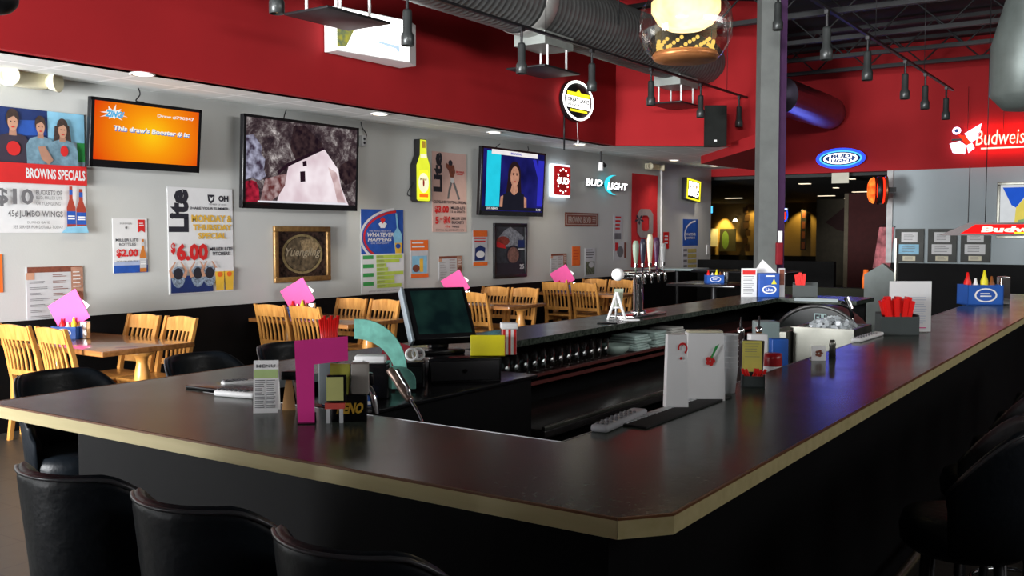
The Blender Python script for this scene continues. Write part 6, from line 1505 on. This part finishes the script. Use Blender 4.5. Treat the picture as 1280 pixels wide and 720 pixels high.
# --- beer tower
t = thing('beer_tower', 'chrome T shaped beer tower with tall tap handles on the left bar leg', 'beer tap tower', (-2.86, 5.68, ZT + 0.0005), 0)
b = MB(); b.box(-0.09, 0.09, -0.24, 0.24, 0, 0.015, CHROME, 0.004); b.build('drip_base', t)
b = MB(); b.lathe([(0.0001, 0.015), (0.055, 0.015), (0.05, 0.03), (0.033, 0.04), (0.033, 0.25), (0.0001, 0.25)], CHROME, n=20); b.build('pillar', t)
b = MB(); b.cyl((0, -0.26, 0.27), (0, 0.30, 0.27), 0.028, CHROME, n=18); b.sphere((0, -0.28, 0.275), 0.04, WHITE); b.build('crossbar', t)
HM = [mat('tap_green', (0.25, 0.32, 0.25), 0.4), mat('tap_dark', (0.03, 0.03, 0.05), 0.3), mat('tap_cream', (0.65, 0.62, 0.45), 0.4), mat('tap_purple', (0.06, 0.02, 0.06), 0.4), mat('tap_grey', (0.3, 0.3, 0.3), 0.4)]
for i, y in enumerate((-0.16, -0.06, 0.04, 0.14, 0.24)):
    b = MB(); b.cyl((0, y, 0.27), (0.06, y, 0.27), 0.012, CHROME); b.tube([(0.06, y, 0.285), (0.075, y, 0.265), (0.08, y, 0.21)], 0.010, CHROME, 8); b.build('faucet', t)
    b = MB(); h = (0.20, 0.21, 0.24, 0.22, 0.18)[i]
    b.lathe([(0.0001, 0), (0.007, 0), (0.008, 0.04), (0.016, 0.07), (0.024, h * 0.6), (0.027, h * 0.85), (0.018, h), (0.0001, h)], HM[i], (0.062, y, 0.285), 12, 0.7, 1.0); b.lathe([(0.013, 0.035), (0.013, 0.055)], CHROME, (0.062, y, 0.285), 10)
    b.build('tap_handle', t)
# A-frame card + coaster
t = thing('easel_card', 'small white A shaped easel card left of the beer tower', 'table card', (-2.83, 5.33, ZT), VR)
b = MB()
for sx in (-1, 1): b.tube([(sx * 0.055, -0.01, 0.0), (0, 0, 0.17)], 0.009, WHITE, 8)
b.tube([(-0.03, -0.005, 0.075), (0.03, -0.005, 0.075)], 0.006, WHITE, 6); b.tube([(0, 0.06, 0), (0, 0, 0.17)], 0.006, WHITE, 6); b.build('legs', t)
b = MB(); b.M = Matrix.Rotation(PI / 2, 4, 'X'); b.prism([(-0.03, 0.08), (0.035, 0.08), (0.045, 0.19), (-0.01, 0.19)], -0.03, -0.025, mat('card_olive', (0.35, 0.4, 0.3), 0.6)); b.build('card', t)
b = MB(); b.box(-0.06, 0.06, -0.035, 0.035, 0, 0.008, BLACKG, 0.003); tag(b.build('black_coaster', None, (-2.76, 5.08, ZT), 0.5), 'flat black mat on the bar before the easel card', 'mat')
b = MB(); b.box(-0.05, 0.05, -0.03, 0.03, 0, 0.006, WHITE, 0.002); tag(b.build('white_coaster', None, (-2.74, 5.35, ZT), 0.6), 'flat white card lying at the foot of the easel card', 'card')
# caddy with brochure and napkins at the far-left leg
p = on_z(955, 370, ZT)
t = thing('bar_caddy', 'blue bar caddy with big white peaked napkin beside the column', 'caddy', (-2.86, 7.95, ZT), VR)
b = MB(); b.box(-0.03, 0.14, -0.06, 0.06, 0.0, 0.20, BLUEI, 0.004); b.build('box', t)
s = Sign(0.15, 0.18, 0.001, None); s.ell(0.5, 0.7, 0.4, 0.2, WHITE); s.ell(0.5, 0.7, 0.32, 0.14, BLUEI); s.text('Lite', 0.3, 0.62, 0.7, 0.78, WHITE, 0.03); s.rect(0.3, 0.04, 0.8, 0.1, WHITE); s.poly([(0.6, 0.45), (0.75, 0.2), (0.9, 0.45)], YELI); o = s.build('label_print', t); o.matrix_local = Matrix.Translation((0.055, -0.0605, 0.1)) @ Matrix.Rotation(PI / 2, 4, 'X')
b = MB(); b.M = Matrix.Translation((0.03, 0.075, 0)) @ Matrix.Rotation(PI / 2, 4, 'X'); b.prism([(-0.11, 0.15), (0.0, 0.31), (0.14, 0.18), (0.14, 0.0), (-0.11, 0.0)], -0.006, 0.006, WHITE); b.build('white_napkin', t)
b = MB(); b.box(-0.17, -0.04, -0.02, -0.015, 0, 0.24, PAPER); b.lines = None
b.build('menu_sheet', t); s = Sign(0.12, 0.22, 0.001, None); s.rect(0.05, 0.03, 0.95, 0.2, REDI); s.lines(0.1, 0.25, 0.9, 0.95, 10, INKG, 0.35); o = s.build('menu_print', t); o.matrix_local = Matrix.Translation((-0.105, -0.0205, 0.12)) @ Matrix.Rotation(PI / 2, 4, 'X')
b = MB(); b.box(0.15, 0.20, 0.0, 0.01, 0, 0.24, PAPERG); b.box(0.155, 0.195, -0.002, 0, 0.1, 0.23, BROWNI); b.build('side_card', t)
# small far caddy on the dark table
c2 = caddy((-4.78, 11.6, 0.98), 'small dark blue caddy with red bottle on the dark table left of the column', flyer=False, rz=VR)
c2['group'] = 'condiment caddies'

# --- right leg inner edge group
PR = YAW
def cup_stack(xc, yc, label, wd, dp, h, m=FROST, logo=None):
    pass
# white card stack 1: tall narrow white carton
p = on_z(845, 503, ZT)
t = thing('napkin_carton', 'tall narrow white carton with red swirl at the inner edge of the right bar leg', 'carton', (-1.245, 2.73, ZT), PR)
b = MB(); b.prism([(-0.034, -0.03), (0.034, -0.03), (0.034, 0.03), (-0.034, 0.03)], 0, 0.225, WHITE)
b.v = [(x * (1 - 0.16 * (z / 0.225)), y * (1 - 0.2 * (z / 0.225)), z) for x, y, z in b.v]; b.build('carton', t)
s = Sign(0.05, 0.06, 0.001, None); s.ring(0.6, 0.35, 0.3, 0.3, 0.1, 0.1, REDI, 16, -60, 200); s.ell(0.5, 0.85, 0.08, 0.08, REDI, 8); o = s.build('red_swirl', t); o.matrix_local = Matrix.Translation((0.01, -0.0265, 0.175)) @ Matrix.Rotation(PI / 2, 4, 'X')
t = thing('napkin_carton', 'wide white carton with red flower print right of the narrow one', 'carton', (-1.235, 2.92, ZT), PR)
b = MB(); b.prism([(-0.062, -0.035), (0.062, -0.035), (0.062, 0.035), (-0.062, 0.035)], 0, 0.215, WHITE)
b.v = [(x * (1 - 0.10 * (z / 0.215)), y * (1 - 0.12 * (z / 0.215)), z) for x, y, z in b.v]; b.build('carton', t)
b = MB(); b.M = Matrix.Translation((0, 0, 0.2155)); b.box(-0.055, 0.055, -0.029, 0.029, 0, 0.006, CREAM, 0.002); b.build('lid', t)
s = Sign(0.05, 0.08, 0.001, None); 
for k in range(5): a = 2 * PI * k / 5; s.ell(0.4 + 0.18 * math.cos(a), 0.78 + 0.12 * math.sin(a), 0.14, 0.09, REDI, 10)
s.poly([(0.4, 0.65), (0.7, 0.2), (0.95, 0.1), (0.8, 0.3), (0.5, 0.68)], GREENI); o = s.build('flower_print', t); o.matrix_local = Matrix.Translation((0.018, -0.0345, 0.15)) @ Matrix.Rotation(PI / 2, 4, 'X') @ Matrix.Rotation(0, 4, 'X')
# stack of plastic cups
t = thing('cup_stack', 'stack of translucent plastic cups right of the white cartons', 'cup stack', (-1.225, 3.09, ZT), 0)
for k in range(7):
    b = MB(); z0 = 0.018 * k; b.lathe([(0.0001, 0.003), (0.028, 0.0), (0.037, 0.085), (0.039, 0.087), (0.036, 0.086), (0.027, 0.006), (0.0001, 0.006)], FROST, (0, 0, z0), 20); b.build('cup', t)
# yellow sign box + tray of red picks
t = thing('yellow_card_holder', 'yellow card standing over a black tray of red picks', 'card holder', (-1.205, 3.27, ZT), PR - 0.1)
b = MB(); b.M = Matrix.Rotation(0.04, 4, 'Y'); b.box(-0.036, 0.036, -0.003, 0.02, 0.03, 0.158, mat('card_back', (0.06, 0.05, 0.03), 0.5)); b.build('holder', t)
s = Sign(0.066, 0.115, 0.001, mat('yellow_card', (0.62, 0.55, 0.12), 0.5)); s.lines(0.12, 0.08, 0.9, 0.55, 6, INKG, 0.15); o = s.build('yellow_card', t); o.matrix_local = Matrix.Translation((0.0, -0.0045, 0.1)) @ Matrix.Rotation(PI / 2, 4, 'X')
b = MB(); G = mat('tray_grey2', (0.05, 0.06, 0.06), 0.4); b.box(-0.038, 0.038, -0.05, -0.045, 0, 0.04, G); b.box(-0.038, 0.038, -0.01, -0.005, 0, 0.05, G); b.box(-0.038, -0.033, -0.05, -0.005, 0, 0.045, G); b.box(0.033, 0.038, -0.05, -0.005, 0, 0.045, G); b.box(-0.038, 0.038, -0.05, -0.005, 0, 0.005, G); b.build('tray', t)
for i in range(8):
    b = MB(); b.M = Matrix.Translation((-0.027 + 0.008 * i, -0.028, 0.03)) @ Matrix.Rotation(random.uniform(-0.6, 0.6), 4, 'Y'); b.box(-0.005, 0.005, -0.003, 0.003, -0.02, 0.035, REDP, 0.002); b.build('red_pick', t)
# white box behind, bottles, blue box etc on a shelf inside the bar
sh = thing('speed_shelf', 'dark shelf unit inside the bar along the right leg', 'shelf', (-1.46, 3.9, 0))
b = MB(); b.box(-0.17, 0.16, -0.75, 0.85, 0.90, 0.92, BLACKM, 0.004); b.build('shelf_board', sh)
b = MB()
for x in (-0.15, 0.14):
    for y in (-0.73, 0.83): b.box(x - 0.015, x + 0.015, y - 0.015, y + 0.015, 0, 0.90, BLACKM)
b.build('posts', sh)
def on_shelf(x, y, h=0.92): return on_z(x, y, h)
b = MB(); b.box(-0.035, 0.035, -0.03, 0.03, 0, 0.27, WHITE, 0.003); s = None
tag(b.build('white_box', None, (-1.40, 3.86, 0.92), PR), 'plain white box standing behind the yellow card', 'box')
def pour_bottle(x, y, label, m, h=0.30, capm=BLACKM):
    t = thing('liquor_bottle', label, 'bottle', (x, y, 0.92), 0, 'bottles on the speed shelf')
    b = MB(); b.lathe([(0.0001, 0), (0.033, 0), (0.035, 0.01), (0.035, h * 0.55), (0.014, h * 0.72), (0.013, h * 0.88), (0.0001, h * 0.88)], m, n=18); b.build('body', t)
    b = MB(); b.lathe([(0.015, h * 0.86), (0.016, h * 0.92), (0.005, h * 0.94), (0.004, h * 1.08), (0.0001, h * 1.08)], capm, n=12); b.build('pourer', t)
pour_bottle(-1.52, 3.99, 'dark bottle with chrome pourer behind the yellow card', mat('bottle_dark', (0.03, 0.02, 0.02), 0.1, coat=0.5), 0.30, CHROME)
pour_bottle(-1.47, 4.07, 'dark bottle with chrome pourer, right of its twin', mat('bottle_amber', (0.18, 0.08, 0.02), 0.12, coat=0.5), 0.30, CHROME)
b = MB(); b.lathe([(0.0001, 0), (0.033, 0), (0.035, 0.22), (0.02, 0.26), (0.015, 0.31), (0.0001, 0.31)], mat('sky_bottle', (0.03, 0.25, 0.55), 0.3), n=18); tag(b.build('blue_bottle', None, (-1.45, 3.55, 0.92)), 'bright blue plastic bottle behind the white cartons', 'bottle')
b = MB(); b.box(-0.035, 0.035, -0.03, 0.03, 0, 0.235, BLUEP, 0.004); tag(b.build('blue_box', None, (-1.38, 4.06, 0.92), PR), 'plain dark blue box standing inside the bar right of the white box', 'box')
b = MB(); b.lathe([(0.0001, 0), (0.033, 0), (0.036, 0.18), (0.033, 0.20), (0.0001, 0.20)], mat('red_tin', (0.35, 0.01, 0.015), 0.3), n=20); b.lathe([(0.0362, 0.11), (0.0368, 0.15)], WHITE, n=20); tag(b.build('red_tin', None, (-1.32, 3.82, 0.92)), 'round red tin with white band before the blue box', 'tin')
b = MB(); b.box(-0.05, 0.05, -0.05, 0.05, 0, 0.29, mat('clear_bin', (0.35, 0.45, 0.45), 0.3, trans=0.4), 0.006); tag(b.build('clear_bin', None, (-1.50, 4.24, 0.92), PR), 'cloudy plastic bin standing beside the steel sink', 'bin')
b = MB(); b.lathe([(0.0001, 0), (0.03, 0), (0.033, 0.16), (0.03, 0.16), (0.027, 0.01), (0.0001, 0.01)], GLT, n=16); tag(b.build('mixing_glass', None, (-1.42, 3.47, 0.92)), 'clear mixing glass behind the plastic cups', 'glass')
# small card with red flower & salt shaker
t = thing('small_card', 'small white card with brown flower print on the right bar leg', 'table card', (-1.215, 4.08, ZT), PR)
b = MB(); b.box(-0.03, 0.03, -0.002, 0.002, 0, 0.062, WHITE); b.box(-0.03, 0.03, 0.002, 0.03, 0, 0.003, WHITE); b.build('card', t)
s = Sign(0.05, 0.05, 0.001, None)
for k in range(5): a = 2 * PI * k / 5; s.ell(0.5 + 0.2 * math.cos(a), 0.5 + 0.2 * math.sin(a), 0.15, 0.12, BROWNI, 8)
o = s.build('flower_print', t); o.matrix_local = Matrix.Translation((0, -0.0025, 0.031)) @ Matrix.Rotation(PI / 2, 4, 'X')
b = MB(); b.lathe([(0.0001, 0), (0.015, 0), (0.013, 0.05), (0.015, 0.06), (0.010, 0.078), (0.0001, 0.08)], STAINLESS, n=14); tag(b.build('salt_shaker', None, (-1.19, 4.19, ZT)), 'small steel shaker right of the flower card', 'shaker')
# caddy with red napkins + white menu
straws_tray('napkin_caddy', (-1.19, 5.36, ZT), PR - 0.05, 'dark grey caddy with red napkins on the right leg before the white menu', 0.98, 10)
t = thing('menu_stand', 'tall white menu sheet standing behind the dark napkin caddy', 'menu', (-1.165, 5.53, ZT), PR)
b = MB(); b.M = Matrix.Rotation(0.0, 4, 'X'); b.box(-0.11, 0.115, -0.002, 0.002, 0.004, 0.275, PAPER); b.build('sheet', t); b = MB(); b.box(-0.06, 0.09, -0.03, 0.03, 0, 0.004, GLASS); b.build('foot', t)
s = Sign(0.2, 0.25, 0.001, None); s.lines(0.5, 0.3, 0.95, 0.9, 12, mat('faint_ink', (0.5, 0.55, 0.65), 0.6), 0.35); s.rect(0.05, 0.95, 0.95, 0.97, PINK); o = s.build('menu_print', t); o.matrix_local = Matrix.Translation((0, -0.0025, 0.14)) @ Matrix.Rotation(PI / 2, 4, 'X')
# remote on right edge, ladle etc
remote(on_z(1070, 428, ZT), on_z(1099, 419, ZT), 'white remote control lying left of the dark napkin caddy', WHITE, 0.05)
remote(on_z(748, 541, ZT), on_z(800, 518, ZT), 'grey remote control lying at the inner corner of the right bar leg', mat('remote_grey', (0.36, 0.36, 0.38), 0.45), 0.05)
# bar mat & paper strip at inner edge
b = MB(); b.box(-0.045, 0.045, -0.3, 0.32, 0, 0.006, RUBBER, 0.002)
for i in range(26): b.box(-0.042, -0.02, -0.29 + 0.023 * i, -0.275 + 0.023 * i, 0.006, 0.008, PAPERG)
tag(b.build('bar_mat', None, (-1.215, 2.70 - 0.02, ZT), 0.0), 'narrow black rubber bar mat with pale lettering by the white cartons', 'bar mat')
# far caddy on right leg
t = caddy((-1.19, 8.0, ZT + 0.0005), 'large blue caddy with condiments far along the right bar leg', flyer=False, rz=PR)
t.scale = (1.2, 1.2, 1.5)
# billiard lamp
t = thing('billiard_lamp', 'long glowing red lettered lamp hanging at the right edge', 'pendant lamp', (-1.35, 12.0, 1.58), 0)
b = MB(); b.M = Matrix.Rotation(PI / 2, 4, 'X'); b.prism([(-0.85, 0.0), (1.0, 0.0), (0.85, 0.14), (-0.55, 0.14)], -0.14, 0.14, mat('lamp_black', (0.04, 0.01, 0.01), 0.4)); b.build('shade', t)
s = Sign(1.5, 0.10, 0.002, None); s.poly([(0, 1), (0.1, 0), (1, 0), (1, 1)], emit('lamp_red', (0.8, 0.01, 0.01), 1.6)); s.text('Budweiser', 0.14, 0.2, 0.75, 0.85, E_PINKW, 0.05, 0.02); s.rect(0.36, 0.82, 0.44, 1.0, E_YEL); o = s.build('lettered_glass', t); o.matrix_local = Matrix.Translation((0.12, -0.142, 0.07)) @ Matrix.Rotation(PI / 2, 4, 'X')
b = MB()
for x in (-0.4, 0.7): b.tube([(x, 0, 0.14), (x, 0, ROOFZ - 1.58)], 0.005, BLACKM, 5)
b.build('chains', t)
# blurred dark blue disc at the top left corner: neon edge

# dark round lamp with blue lens poking in at the top left corner
q = at_depth(-4, -2, 3.6)
t = thing('hanging_lamp', 'dark round lamp with blue lens at the top left corner', 'pendant lamp', q)
b = MB(); b.sphere((0, 0, 0), 0.075, BLACKM, (1, 1, 0.8)); b.build('lamp_shade', t)
b = MB(); b.M = Matrix.Rotation(YAW, 4, 'Z'); b.sphere((-0.005, -0.04, -0.008), 0.048, emit('blue_lens', (0.05, 0.3, 0.8), 1.0)); b.build('blue_lens', t)
b = MB(); b.tube([(0, 0, 0.07), (0, 0, ROOFZ - q.z)], 0.006, BLACKM, 6); b.build('cord', t)
